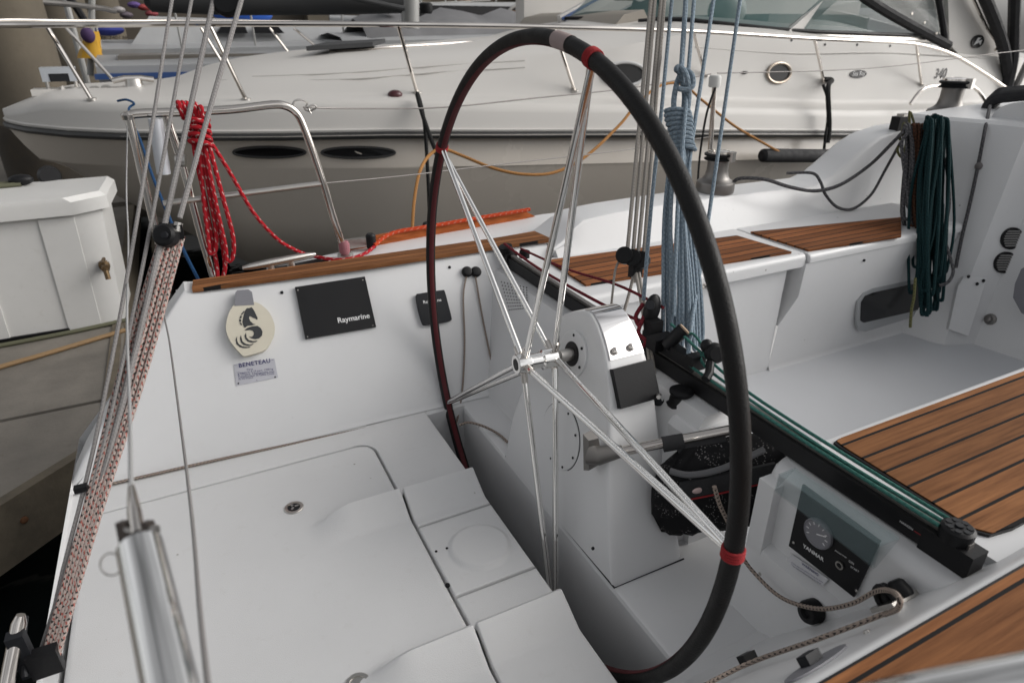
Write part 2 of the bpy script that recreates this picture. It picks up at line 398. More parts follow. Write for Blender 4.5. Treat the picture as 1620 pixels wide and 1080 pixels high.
def textfit(name, s, m, a, b, v, parent=None, aspect=None, **kw):
    """lettering that runs from point a to point b"""
    a, b = V(a), V(b)
    cu = bpy.data.curves.new('t', 'FONT'); cu.body = s; cu.space_character = kw.get('space', 1); o = bpy.data.objects.new('t', cu); COL.objects.link(o)
    bpy.context.view_layer.update(); w = o.dimensions.x; bpy.data.objects.remove(o); bpy.data.curves.remove(cu)
    return text(name, s, m, a, b-a, v, (b-a).length/max(w, .01), parent, **kw)
# ================================================================ THE YACHT WE STAND ON
def oD(x, y, d): return ray(x, y)*(d/F)
ZD = -1.225                                   # helm deck
ZS = -1.36                                    # cockpit sole
ZT = -.825                                    # seats
PW0, PWN = V((0, 1.92, ZD)), V((.025, 1, -.72))
NIN = -PWN.normalized()
def W(x, y, off=0): return oP(x, y, PW0+NIN*off, PWN)
def wallY(X, z): return 1.92-.025*X+.72*(z-ZD)

YA = thing('sailing_yacht', 'white cruising yacht seen from its stern, open cockpit with big steering wheel and teak seats', 'sailboat', (.6, 1.27, -1.95))

# ---- hull: outer shell with transom
gun = [(-.47, 2.20), (-.1, 2.34), (.2, 2.43), (.55, 2.53), (.9, 2.59), (1.5, 2.66), (3, 2.80), (5, 2.78), (7, 2.4), (9, 1.6), (10.2, 1.27)]
mb = MB(); rows = []
for x, y in gun:
    h = y-1.27; zt = (-.80 if x < 1.6 else -.88) if x > .1 else (-.84 if x > -.3 else -1.2)
    prof = [(h, zt), (h*1.01, zt-.12), (h*.97, -1.4), (h*.86, -1.8), (h*.6, -2.15), (0, -2.5)]
    rows.append([V((x, 1.27+a, z)) for a, z in prof]+[V((x, 1.27-a, z)) for a, z in prof[::-1]])
vv = mb.grid(rows); mb.bm.faces.new(vv[0])
mb.build('hull', M['gel'], YA)

# ---- helm deck: separate moulded panels with real gaps, foot braces raised in them
X0, XH, XT, XP = -.43, .381, .603, .737        # aft edge, hatch seam, trench aft edge, platform edge
YH = 1.790                                     # outboard seam of the hatch
ridges = [1.465, .945]
def zdeck(x, y, fade=True):
    z = ZD
    for yr in ridges:
        d = yr-y
        if -.022 < d <= 0: h = 1-(-d/.022); h = h*h*(3-2*h)
        elif 0 < d < .085: h = 1-d/.085
        else: continue
        a = 1.0
        if x < XH: a = max(0, min(1, (x-.11)/.13)); a = a*a*(3-2*a)
        z += .047*h*a
    return z
def panel(x0, x1, y0, y1, name, mtl, nx, ny, t=.02, zf=zdeck, r=.004, skirt=.02, rc=0):
    ys = sorted(set([y0+(y1-y0)*j/ny for j in range(ny+1)]))
    xs = [x0+(x1-x0)*i/nx for i in range(nx+1)]
    rows = []
    # lowered, rounded rim so that panels meet in a soft groove
    def ring(v, a, b):
        out = [(a, 1), (a+r*.4, .3)]+[(q, 0) for q in v[1:-1] if a+r < q < b-r]+[(b-r*.4, .3), (b, 1)]
        out.insert(2, (a+r, 0)); out.insert(-2, (b-r, 0)); return out
    X, Y = ring(xs, x0, x1), ring(ys, y0, y1)
    rows = [[V((x, y, zf(x, y)-r*max(fx, fy))) for y, fy in Y] for x, fx in X]
    rows = [[V((p.x, p.y, p.z-skirt)) for p in rows[0]]]+rows+[[V((p.x, p.y, p.z-skirt)) for p in rows[-1]]]
    rows = [[V((q[0].x, q[0].y, q[0].z-skirt))]+q+[V((q[-1].x, q[-1].y, q[-1].z-skirt))] for q in rows]
    if rc:                                      # round the forward outboard corner
        for q in rows:
            for p in q:
                dx, dy = (p.x-(x1-rc))/rc, (p.y-(y1-rc))/rc
                if dx > 0 and dy > 0: p.x = x1-rc+rc*dx*math.sqrt(1-dy*dy/2); p.y = y1-rc+rc*dy*math.sqrt(1-dx*dx/2)
    mb = MB(); mb.grid(rows); return mb.build(name, mtl, YA, ang=50)
panel(X0, XH-.004, .36, YH, 'helm_hatch', M['nonskid'], 60, 150, rc=.055)
mb = MB(); cx_, cy_ = XH-.004-.055, YH-.055
mb.prism([V((cx_+.063*math.cos(R(90*k/8)), cy_+.063*math.sin(R(90*k/8)), ZD-.0004)) for k in range(9)]+[V((cx_+.01, YH+.012, ZD-.0004)), V((XH+.009, YH+.012, ZD-.0004)), V((XH+.009, cy_+.01, ZD-.0004))], (0, 0, -.018)); mb.build('deck_corner', M['nonskid'], YA, smooth=False)
MB().box(XH-.012, XH+.012, YH+.004, 1.93, ZD-.02, ZD-.0002).build('deck_corner', M['nonskid'], YA, smooth=False)
panel(X0, XH-.004, YH+.007, 1.94, 'helm_deck', M['nonskid'], 8, 10)
panel(XH+.004, XT, 1.345, 1.90, 'helm_deck', M['nonskid'], 12, 70)
def corner(): pass
panel(XH+.004, XT, .36, 1.068, 'helm_deck', M['nonskid'], 12, 90)
def zlid(x, y):
    d = math.hypot(x-.505, y-1.197)
    return zdeck(x, y)+.0002+.010*max(0, min(1, (.082-d)/.008))
panel(XH+.004, XT, 1.075, 1.338, 'locker_lid', M['nonskid'], 44, 52, zf=zlid)
MB().box(X0+.01, XT-.004, .37, 1.97, -1.5, ZD-.022).build('deck_liner', M['under'], YA)
mb = MB()                                      # finger slot and screw holes of the lid
for p in ((708, 925, .006), (690, 872, .0035), (707, 867, .0035)):
    c = oZ(p[0], p[1], ZD); c.z = ZD+.0012
    mb.lathe(c-V((0, 0, .004)), (0, 0, 1), [(p[2], 0), (p[2], .0045)], 10)
mb.split('screw_hole', M['black'], YA)
# flush lock in the hatch
c = oZ(465, 803, ZD)
lk = MB().lathe(c-V((0, 0, .004)), (0, 0, 1), [(.027, 0), (.027, .006), (.025, .0075), (.018, .0075), (.017, .005)], 28).build('deck_latch', M['steel_dull'], YA)
MB().lathe(c+V((0, 0, .0012)), (0, 0, 1), [(.0165, 0), (.0165, .001)], 20).build('latch_recess', M['dkgrey'], lk)
mb = MB()
for a in range(3):
    t = R(30+120*a); mb.box(-.0035, .0035, .003, .014, 0, .004, Matrix.Translation(c+V((0, 0, .002))) @ Matrix.Rotation(t, 4, 'Z'))
mb.build('latch_ring', M['steel'], lk)
# second latch at the foot of the picture
c = oZ(566, 1082, ZD); MB().lathe(c-V((0, 0, .004)), (0, 0, 1), [(.027, 0), (.027, .006), (.025, .0075), (.018, .0075), (.017, .005)], 28).build('deck_latch', M['steel_dull'], YA)

# trench the wheel dips into, and the platform forward of it
mb = MB()
mb.grid([[V((XT+.001, y, ZD-.005)), V((XT+.001, y, -1.75))] for y in (.3, 1.865)])
mb.grid([[V((XP, y, ZD-.012)), V((XP, y, -1.75))] for y in (.3, 1.865)])
mb.grid([[V((XT, y, -1.75)), V((XP, y, -1.75))] for y in (.3, 1.87)])
mb.face([(XT, 1.866, ZD), (XP, 1.866, ZD), (XP, 1.866, -1.75), (XT, 1.866, -1.75)])
mb.build('wheel_well', M['gel'], YA, smooth=False)
mb = MB(); b = .012
def plat(x, y): return ZD
rows = []
for x, dz in ((XP, -b), (XP+b*.3, -b*.3), (XP+b, 0), (.95, 0), (1.12, 0), (1.121, ZS-ZD-.01)):
    rows.append([V((x, y, ZD+dz)) for y in (.3, .6, 1.2, 1.92)])
mb.grid(rows); mb.build('platform', M['gel'], YA)
MB().box(XT-.001, XP+.01, 1.868, 1.95, -1.5, ZD).build('platform', M['gel'], YA)

# cockpit sole
mb = MB(); mb.box(1.10, 4.2, .70, 1.80, ZS-.04, ZS); mb.build('cockpit_sole', M['sole'], YA, smooth=False)

# ---- port coaming (aft): loft along X with swept-down stern end
curve = [W(*p) for p in ((292, 459), (262, 503), (232, 550), (200, 605), (165, 665), (132, 725), (112, 770))]
st = [(p.x, p.z) for p in curve[::-1]]
st = [(x, max(z, ZD+.004)) for x, z in st]
xs_last = st[-1][0]
st += [(xs_last+.05, -.782), (.3, -.78), (.7, -.78), (1.0, -.78), (1.26, -.785)]
rows = []
for x, zt in st:
    k = .012
    yi = wallY(x, zt); yg = 2.2 + (x+.47)*.2
    for (xa, ya), (xb, yb) in zip(gun, gun[1:]):
        if xa <= x <= xb: yg = ya+(yb-ya)*(x-xa)/(xb-xa)
    wtop = min(.105, max(.02, yg-.01-yi))
    rows.append([V((x, wallY(x, ZD)-.012, ZD+.002)), V((x, wallY(x, ZD+.014), ZD+.014)), V((x, wallY(x, (zt+ZD)/2), (zt+ZD)/2)), V((x, wallY(x, zt-k), zt-k)), V((x, yi+.003, zt-.003)), V((x, yi+.012, zt)), V((x, yi+wtop, zt)), V((x, yi+wtop+.01, zt-.012)), V((x, min(yg, yi+wtop+.03), zt-.1)), V((x, min(yg, yi+wtop), ZD-.1))])
mb = MB(); vv = mb.grid(rows); mb.bm.faces.new(vv[0]); mb.bm.faces.new(vv[-1][::-1])
mb.build('coaming', M['gel'], YA, ang=40)
# teak capping strip
mb = MB()
ra = [oZ(305, 463, -.7795), oZ(590, 425, -.7795), oZ(800, 393, -.7795), oZ(872, 383, -.7795)]
rb = [oZ(307, 449, -.7795), oZ(590, 409, -.7795), oZ(780, 382, -.7795), oZ(845, 370.5, -.7795)]
up = V((0, 0, .013))
mb.grid([[a, a+up, (a*.97+b*.03)+up*1.15, (a*.03+b*.97)+up*1.15, b+up, b] for a, b in zip(ra, rb)])
for q in (0, -1): mb.face([ra[q], ra[q]+up, rb[q]+up, rb[q]])
mb.build('teak_capping', M['teak_strip'], YA, ang=60)
# side deck
mb = MB(); rows = []
for x, y in gun[1:8]:
    yi = min(2.345, y-.005); z = -.80 if x < 1.6 else -.87
    rows.append([V((x, yi, z-.002)), V((x, (yi+y)/2, z+.004)), V((x, y+.002, z)), V((x, y+.01, z-.03))])
mb.grid(rows); mb.build('side_deck', M['gel'], YA)
# toe rail
mb = MB(); rows = []
for x, y in ((.50, 2.50), (.56, 2.515), (.9, 2.565), (1.38, 2.622), (1.5, 2.64), (1.9, 2.68), (3.2, 2.77), (4.6, 2.76)):
    zq = -.80 if x < 1.45 else -.87
    rows.append([V((x, y, zq)), V((x, y+.006, zq+.038)), V((x, y+.026, zq+.038)), V((x, y+.034, zq))])
vv = mb.grid(rows); mb.bm.faces.new(vv[0]); mb.build('toe_rail', M['teak_rail'], YA)

# ---- forward coaming, seats
def lerp(t, a, b): return a+(b-a)*t
fc = [(1.27, -.79), (1.32, -.77), (1.38, -.735), (1.44, -.708), (1.6, -.698), (2.0, -.692), (2.8, -.70), (2.92, -.665), (3.02, -.605), (3.12, -.54), (3.22, -.498), (3.36, -.475), (3.6, -.465), (3.9, -.462), (4.6, -.47)]
rows = []
for x, zt in fc:
    yi = 2.13+(.30*(zt+.825)/.3 if zt < -.6 else .22)
    yi = 2.135+min(.085, .6*(zt+.83)); yo = 2.405
    rows.append([V((x, 2.12, ZT-.01)), V((x, 2.135, ZT+.012)), V((x, lerp(.6, 2.135, yi), lerp(.6, ZT+.012, zt))), V((x, yi-.004, zt-.02)), V((x, yi+.005, zt-.005)), V((x, yi+.02, zt)), V((x, yo-.03, zt+.004)), V((x, yo, zt-.012)), V((x, yo+.03, zt-.06)), V((x, yo+.09, -.80))])
mb = MB(); vv = mb.grid(rows); mb.bm.faces.new(vv[0]); mb.bm.faces.new(vv[-1]); mb.build('forward_coaming', M['gel'], YA, ang=40)
# port seat: aft lid with overhanging lip, forward seat with flush front
def seat(x0, x1, yf, yb, lip, name='port_seat'):
    prof = [(yf+.012, ZT-lip), (yf, ZT-lip+.008), (yf, ZT-.02), (yf+.006, ZT-.007), (yf+.02, ZT), (yb, ZT), (yb, ZT-lip)]
    mb = MB(); rows = []
    for x, e in ((x0, .006), (x0+.002, .002), (x0+.008, 0), (x1-.008, 0), (x1-.002, .002), (x1, .006)):
        rows.append([V((x, y+(e if y < yf+.03 else 0), z-(e if z > ZT-.03 else 0))) for y, z in prof])
    vv = mb.grid(rows); mb.bm.faces.new(vv[0]); mb.bm.faces.new(vv[-1]); return mb.build(name, M['gel'], YA, ang=40)
seat(1.12, 2.205, 1.720, 2.14, .062)
seat(2.212, 3.3, 1.707, 2.14, .045)
MB().box(1.12, 2.14, 1.752, 1.83, ZS-.02, ZT-.055).bevel(.006).build('seat_front', M['gel'], YA)
mb = MB()
mb.prism([(2.14, 1.708, ZT-.04), (2.14, 1.708, ZT-.115), (2.16, 1.712, ZT-.16), (2.14, 1.752, ZT-.3), (2.14, 1.752, ZS-.02), (3.3, 1.752, ZS-.02), (3.3, 1.708, ZT-.04)][::1], (0, .09, 0)) if False else None
P = [(2.212, ZT-.04), (2.212, ZT-.30), (2.16, ZS)]
rows = [[V((2.20, 1.712, ZT-.04)), V((3.3, 1.712, ZT-.04))], [V((2.205, 1.722, ZT-.19)), V((3.3, 1.722, ZT-.19))], [V((2.145, 1.745, ZT-.32)), V((3.3, 1.735, ZT-.32))], [V((2.14, 1.752, ZS+.02)), V((3.3, 1.748, ZS+.02))], [V((2.14, 1.74, ZS)), V((3.3, 1.735, ZS))]]
mb = MB(); mb.grid(rows); mb.grid([[V((2.20, 1.712, ZT-.04)), V((2.205, 1.722, ZT-.19)), V((2.145, 1.745, ZT-.32))], [V((2.20, 1.80, ZT-.04)), V((2.20, 1.80, ZT-.19)), V((2.145, 1.80, ZT-.32))]])
mb.build('seat_front', M['gel'], YA)
def teak(px, name, mtl, z, ext=None, t=.008):
    P = [oZ(x, y, z) for x, y in px]
    if ext: P = ext(P)
    mb = MB(); mb.prism(P, (0, 0, t)); return mb.build(name, mtl, YA, smooth=False)
teak([(866, 414), (927, 453), (1252, 401), (1165, 375)], 'seat_planking', M['teak_pseat'], ZT+.001)
teak([(1187, 369), (1279, 398), (1425, 376), (1425, 346)], 'seat_planking', M['teak_pseat'], ZT+.001)
# starboard seat
mb = MB(); prof = [(.80, ZS-.01), (.775, ZT-.06), (.775, ZT-.02), (.768, ZT-.006), (.755, ZT), (.34, ZT), (.34, ZT-.3)]
rows = [[V((x, y, z)) for y, z in prof] for x in (1.12, 1.13, 4.2)]
vv = mb.grid(rows); mb.bm.faces.new(vv[0]); mb.build('starboard_seat', M['gel'], YA)
P = [V((1.166, .722, 0)), V((1.170, .742, 0)), V((1.19, .746, 0)), V((3.6, .735, 0)), V((3.6, .412, 0)), V((1.23, .410, 0)), V((1.175, .418, 0)), V((1.158, .44, 0))]
for p in P: p.z = ZT+.001
mb = MB(); mb.prism(P, (0, 0, .008)); mb.build('seat_planking', M['teak_seat'], YA, smooth=False)
mb = MB(); c = V((0, 0, 0))
PB = [p+(p-V((2.0, .57, ZT))).normalized()*.007 for p in P]
for p in PB: p.z = ZT+.0005
PB[3].x = PB[4].x = 3.62
mb = MB(); mb.prism(PB, (0, 0, .006)); mb.build('seat_caulking', M['black'], YA, smooth=False)
# starboard coaming: sloped side up to the cap, teak aft
YS0, YS1, ZC = .655, .341, -.775
rows = []
for x in (-.4, .3, .9, 1.14, 1.4, 3.0):
    rows.append([V((x, YS0+.02, ZD+.001)), V((x, YS0-.01, ZD+.012)), V((x, lerp(.5, YS0, YS1), lerp(.5, ZD, ZC))), V((x, YS1+.008, ZC-.012)), V((x, YS1, ZC-.003)), V((x, YS1-.008, ZC)), V((x, -.35, ZC)), V((x, -.36, -1.1))])
mb = MB(); vv = mb.grid(rows); mb.bm.faces.new(vv[0]); mb.build('starboard_coaming', M['gel'], YA)
mb = MB(); mb.prism([V((-.3, .324, ZC+.001)), V((2.6, .324, ZC+.001)), V((2.6, -.3, ZC+.001)), V((-.3, -.3, ZC+.001))], (0, 0, .008)); mb.build('side_planking', M['teak_aft'], YA, smooth=False)
mb = MB(); mb.prism([V((-.31, .329, ZC+.0005)), V((2.61, .329, ZC+.0005)), V((2.61, .31, ZC+.0005)), V((-.31, .31, ZC+.0005))], (0, 0, .006)); mb.build('side_caulking', M['black'], YA, smooth=False)

# ---- bridge under the traveller: port part
def bridge(ya, yb, prof, name='traveller_bridge'):
    mb = MB(); rows = [[V((x, y, z)) for x, z in prof] for y in (ya, (ya+yb)/2, yb)]
    vv = mb.grid(rows); mb.bm.faces.new(vv[0]); mb.bm.faces.new(vv[-1]); mb.bevel(.012, 2, 40); return mb.build(name, M['gel'], YA)
bridge(.98, 2.26, [(.845, ZD-.01), (.985, -.895), (1.015, -.845), (1.15, -.838), (1.15, ZS-.01)])
pr = [(.845, ZD), (.985, -.895)]
def BR(x, y, off=0):                           # on the sloped aft face of the bridge
    n = V((1, 0, -(.985-.845)/(-.895-ZD))).normalized(); return oP(x, y, V((.845, 1.5, ZD))-n*off, n)
# perforated speaker patch
mb = MB(); nrm = -V((1, 0, -.424)).normalized()
for i in range(9):
    for j in range(9):
        u, v = i/8, j/8
        p = BR(*( (V((793, 446))*(1-u)+V((833, 455))*u)*(1-v)+(V((806, 490))*(1-u)+V((834, 487))*u)*v ), .001)
        mb.lathe(p, nrm, [(.0028, -.001), (.0028, .0006)], 6)
mb.build('speaker_grille', M['dkgrey'], YA)
# centre block behind the pedestal
bridge(.945, 1.06, [(.985, -1.02), (.97, -.895), (.985, -.878), (1.11, -.872), (1.11, -1.02)], 'block_plinth')
bridge(.96, 1.06, [(1.0, ZD-.01), (.99, -1.0), (1.11, -1.0), (1.11, ZD-.01)], 'block_plinth')
c = oX(1042, 628, .995); c.z = -.871; MB().lathe(c-V((0, 0, .006)), (-.3, -.3, 1), [(.017, 0), (.017, .009), (.014, .012), (.013, .006)], 20).build('rope_exit', M['dkgrey'], YA)
c = oX(1078, 622, 1.03); c.z = -.874; MB().lathe(c, (0, 0, 1), [(.034, 0), (.036, .006), (.03, .012), (.026, .03), (.031, .036), (.031, .042), (.02, .048)], 24).build('winch_knob', M['black'], YA)

# ---- engine panel box
XB = 1.008
mb = MB(); rows = []
yb = [(.772, .012), (.764, .003), (.749, 0), (.34, 0)]
for y, e in yb:
    rows.append([V((XB+.02+e, y, ZD)), V((XB+e, y, -1.08)), V((XB-.004+e, y, -.92)), V((XB+e, y, -.87)), V((XB+.008+e, y, -.852)), V((XB+.03+e, y, -.843)), V((1.13, y, -.842)), V((1.13, y, ZD))])
rows.insert(0, [p+V((.03, .012, -.006)) for p in rows[0]])
vv = mb.grid(rows); mb.bm.faces.new(vv[0]); mb.build('engine_box', M['gel'], YA, ang=50)
XF = XB-.004
def EB(x, y, off=0): return oX(x, y, XF-off)
def z7(x, y): return (1180+x/2.843, 700+y/2.843)
# recessed surround + panel
mb = MB(); P = [EB(*z7(*q), .002) for q in ((262, 185), (200, 460), (492, 690), (610, 440))]
mb.prism(P, (-.005, 0, 0)); mb.bevel(.0015, 1); ep = mb.build('engine_panel', M['black'], YA)
c = EB(*z7(330, 405), .008)
MB().lathe(c, (-1, 0, 0), [(.032, 0), (.032, .006), (.029, .009), (.0275, .007)], 36).build('gauge_bezel', M['grey'], ep)
MB().lathe(c, (-1, 0, 0), [(.0275, .004), (.0275, .0062)], 36).build('gauge_dial', mat('gauge_face', (.11, .112, .12), .3), ep)
mb = MB()
mb.box(-.0008, 0, -.001, .001, 0, .022, Matrix.Translation(c+V((-.0075, 0, 0))) @ Matrix.Rotation(R(65), 4, 'X'))
for k in range(9):
    a = R(-120+30*k); mb.box(-.0006, 0, -.0008, .0008, .019, .025, Matrix.Translation(c+V((-.007, 0, 0))) @ Matrix.Rotation(a, 4, 'X'))
mb.build('gauge_needle', M['white_ink'], ep)
upE = EB(*z7(262, 185))-EB(*z7(200, 460))
textfit('panel_lettering', 'YANMAR', M['white_ink'], EB(*z7(256, 468), .008), EB(*z7(348, 534), .008), upE, ep, bold=.02)
mb = MB(); kc = EB(*z7(425, 549), .008); mb.lathe(kc, (-1, 0, 0), [(.0085, 0), (.0085, .004), (.006, .004), (.0058, .002)], 20); mb.build('key_switch', M['steel_dull'], ep)
MB().lathe(kc, (-1, 0, 0), [(.0055, .001), (.0055, .003)], 16).build('key_slot', M['black'], ep)
for a, b, s in (((400, 485), (452, 520), 'ENGINE STOP'), ((462, 535), (484, 549), 'ON'), ((470, 560), (508, 584), 'START')):
    textfit('panel_lettering', s, M['white_ink'], EB(*z7(*a), .008), EB(*z7(*b), .008), upE, ep)
st_ = MB().prism([EB(*z7(*q), .002) for q in ((207, 500), (182, 527), (345, 643), (374, 612))], (-.0012, 0, 0)).build('warning_label', M['sticker'], YA)
textfit('warning_lettering', 'WARNING', M['ink'], EB(*z7(250, 547), .0045), EB(*z7(325, 600), .0045), upE, st_, bold=.02)
for k in range(3):
    textfit('warning_lettering', 'Close seacock before leaving the boat', M['ink'], EB(*z7(205-8*k+(4 if k else 0), 540+9*k), .0045), EB(*z7(345-8*k, 640+7*k-10), .0045), upE, st_) if k < 2 else None
mb = MB()
for q in ((212, 455), (495, 672)):
    mb.lathe(EB(*z7(*q), .009)+V((0, 0, .004)), (-1, 0, 0), [(.003, 0), (.002, .0015)], 10)
mb.split('screw', M['steel_dull'], ep)
# clear hinged flap over it
a0, a1 = oX(*z7(150, 150), XF-.004), oX(*z7(672, 440), XF-.004)
b0, b1 = oX(*z7(133, 215), XF-.035), oX(*z7(585, 565), XF-.035)
a0, a1 = oX(*z7(222, 118), XF-.001), oX(*z7(692, 432), XF-.001)
b0, b1 = oX(*z7(150, 146), XF-.036), oX(*z7(606, 466), XF-.036)
c0, c1 = oX(*z7(132, 214), XF-.033), oX(*z7(582, 564), XF-.033)
print('flap', a0, a1, b0, b1, c0, c1)
mb = MB(); mb.grid([[a0, b0, c0], [a1, b1, c1]]); mb.grid([[a0+V((0, 0, .004)), b0+V((-.003, 0, .004)), c0+V((-.003, 0, -.001))], [a1+V((0, 0, .004)), b1+V((-.003, 0, .004)), c1+V((-.003, 0, -.001))]])
mb.face([a0, b0, b0+V((-.003, 0, .004)), a0+V((0, 0, .004))]); mb.face([a1, b1, b1+V((-.003, 0, .004)), a1+V((0, 0, .004))])
mb.face([b1, c1, a1]); mb.face([b0, c0, a0])
mb.build('clear_flap', M['clear'], YA, smooth=False)
mb = MB(); mb.box(XB-.028, XB+.012, .727, .769, ZD-.004, -.87).bevel(.012, 3); mb.build('panel_surround', M['gel'], YA)
mb = MB(); mb.prism([V((XB-.05, .345, ZD-.004)), V((XB-.026, .345, -1.04)), V((XB+.01, .345, -1.025)), V((XB+.01, .345, ZD-.004))], (0, .423, 0)); mb.bevel(.010, 3); mb.build('panel_surround', M['gel'], YA)
# rubber plug on the box face
c = EB(1285, 966, .036); MB().lathe(c, (-1, .1, .1), [(.024, -.01), (.024, .012), (.021, .018), (.012, .019), (.008, .012)], 28).build('drain_plug', M['black'], YA)
# cam cleat on the slope, with fairlead
PSN = V((0, ZC-ZD, YS0-YS1)).normalized()
if PSN.z < 0: PSN = -PSN
def SB(x, y, off=0): return oP(x, y, V((0, YS0, ZD))+PSN*off, PSN)
c = SB(1417, 955); rot = PSN.to_track_quat('Z', 'Y').to_matrix().to_4x4()
mt = Matrix.Translation(c) @ rot
cl = MB().box(-.04, .03, -.03, .024, 0, .008, mt).bevel(.002, 1).build('cam_cleat', M['steel_dull'], YA)
mb = MB()
for s in (-1, 1): mb.lathe(mt @ V((-.010, .019*s-.003, .006)), PSN, [(.018, 0), (.019, .010), (.015, .026), (.010, .03)], 16)
mb.split('cleat_jaw', M['black'], cl)
MB().tube([mt @ V((.012, .018*math.cos(a)-.003, .006+.03*math.sin(a))) for a in [math.pi*k/10 for k in range(11)]], .005, 8).build('fairlead', M['black'], cl)
# rope clip and oval inspection plate on the slope
c = SB(1186, 1047); mt = Matrix.Translation(c) @ rot
MB().box(-.014, .014, -.012, .012, 0, .016, mt).bevel(.003, 2).build('rope_clip', M['black'], YA)
mb = MB(); c = SB(1293, 1050)
uu = (SB(1343, 1020)-SB(1240, 1090)).normalized(); ww = PSN.cross(uu)
outl = [c+uu*.075*math.cos(2*math.pi*k/32)+ww*.024*math.sin(2*math.pi*k/32)*(1) for k in range(32)]
mb.prism(outl, PSN*.003); op = mb.build('oval_plate', M['grey'], YA)
mt = Matrix.Translation(c+PSN*.003) @ Matrix(((uu.x, ww.x, PSN.x, 0), (uu.y, ww.y, PSN.y, 0), (uu.z, ww.z, PSN.z, 0), (0, 0, 0, 1)))
MB().box(-.017, .017, -.002, .016, 0, .014, mt).bevel(.003, 2).build('plate_catch', M['dkgrey'], op)
mb = MB(); mb.lathe(SB(1372, 1000), PSN, [(.006, 0), (.004, .004)], 12); mb.build('deck_screw', M['steel_dull'], YA)

# ---- traveller beam across the cockpit
XTa, XTb = 1.055, 1.090
tr = MB().box(XTa, XTb, .40, 2.20, -.838, -.797).bevel(.006, 2).build('traveller_beam', M['blackalu'], YA)
MB().box(XTa+.010, XTb-.010, .40, 2.18, -.797, -.787).bevel(.003, 1).build('traveller_track', M['anod'], tr)
mb = MB(); mb.box(XTa-.004, XTb+.004, .383, .47, -.842, -.796).bevel(.012, 2)
mb.lathe((XTa+.018, .428, -.797), (0, 0, 1), [(.026, 0), (.027, .012), (.027, .024), (.022, .028)], 24); mb.build('end_block', M['black'], tr)
mb = MB(); ctr = V((XTa+.018, .428, -.7685))
for k in range(7):
    a = 2*math.pi*k/7; mb.lathe(ctr+V((math.cos(a)*.016, math.sin(a)*.016, 0)), (0, 0, 1), [(.0055, 0), (.0055, .001)], 8)
mb.lathe(ctr, (0, 0, 1), [(.007, 0), (.007, .003)], 12); mb.split('sheave_hole', M['dkgrey'], tr)
mb = MB(); mb.box(XTa-.004, XTb+.004, 2.14, 2.235, -.84, -.785).bevel(.01, 2); mb.lathe((XTa+.01, 2.18, -.775), (-.2, -.1, 1), [(.026, -.02), (.028, 0), (.026, .014)], 20); mb.lathe((XTa+.05, 2.10, -.78), (0, 0, 1), [(.02, -.01), (.02, .016)], 16); mb.build('end_block', M['black'], tr)
ya_ = oX(1423, 826, XTa).y; yb2_ = oX(1443, 840, XTa).y; yc_ = oX(1472, 858, XTa).y
textfit('beam_lettering', 'HARKEN', M['white_ink'], V((XTa-.0008, ya_, -.818)), V((XTa-.0008, yb2_, -.818)), (0, 0, 1), tr)
MB().box(XTa-.0006, XTa+.002, yc_, yb2_-.003, -.8175, -.816).build('beam_stripe', M['redcord'], tr)
# car and blocks on the track
car = MB().box(XTa+.002, XTb-.002, 1.12, 1.30, -.788, -.755).bevel(.006, 2).build('traveller_car', M['black'], tr)
# ---- pedestal: arch profile traced on its sloping aft face, run forward
PA = oX(885, 830, .737); PA.z = ZD
pn = V((1, 0, -(.83-.737)/.49)).normalized()          # aft face leans forward going up
p0 = V((.737, 1.2, ZD))
def PD(x, y, off=0): return oP(x, y, p0-pn*off, pn)
prof_px = [(797, 728), (806, 675), (819, 630), (838, 590), (858, 560), (870, 535), (876, 512), (886, 499), (903, 493), (926, 493), (937, 506), (946, 528), (955, 560), (961, 600), (963, 650), (962, 720), (963, 800), (965, 870), (968, 929)]
pa = spline([PD(*q) for q in prof_px], 3)
XFW = .955
def inset(P, k):
    c = V((0, 1.2, -.95)); out = []
    for p in P:
        d = V((0, c.y-p.y, c.z-p.z)); out.append(p+d.normalized()*k)
    return out
rows = []
for k, ins in ((0, .016), (.15, .006), (.4, .0015), (1, 0)):
    q = inset(pa, ins); rows.append([p+pn*(-1)*0+V((.018*k, 0, 0)) for p in q])
rows.append([V((XFW-.02+.0*p.x, p.y, p.z)) for p in pa])
rows.append([V((XFW-.006, p.y, p.z)) for p in inset(pa, .004)])
rows.append([V((XFW, p.y, p.z)) for p in inset(pa, .016)])
mb = MB(); vv = mb.grid(rows); mb.bm.faces.new(vv[0]); mb.bm.faces.new(vv[-1][::-1])
PED = mb.build('pedestal', M['gel'], YA, ang=50)
mb = MB()                                              # dark sealant line round its foot
q = [PD(797, 729), PD(968, 930)]
mb.tube([V((XP+.004, q[0].y, ZD+.001)), V((XP+.004, q[1].y-.004, ZD+.001)), V((XFW, q[1].y-.004, ZD+.001))], .0022, 6); mb.build('sealant', M['dkgrey'], PED)
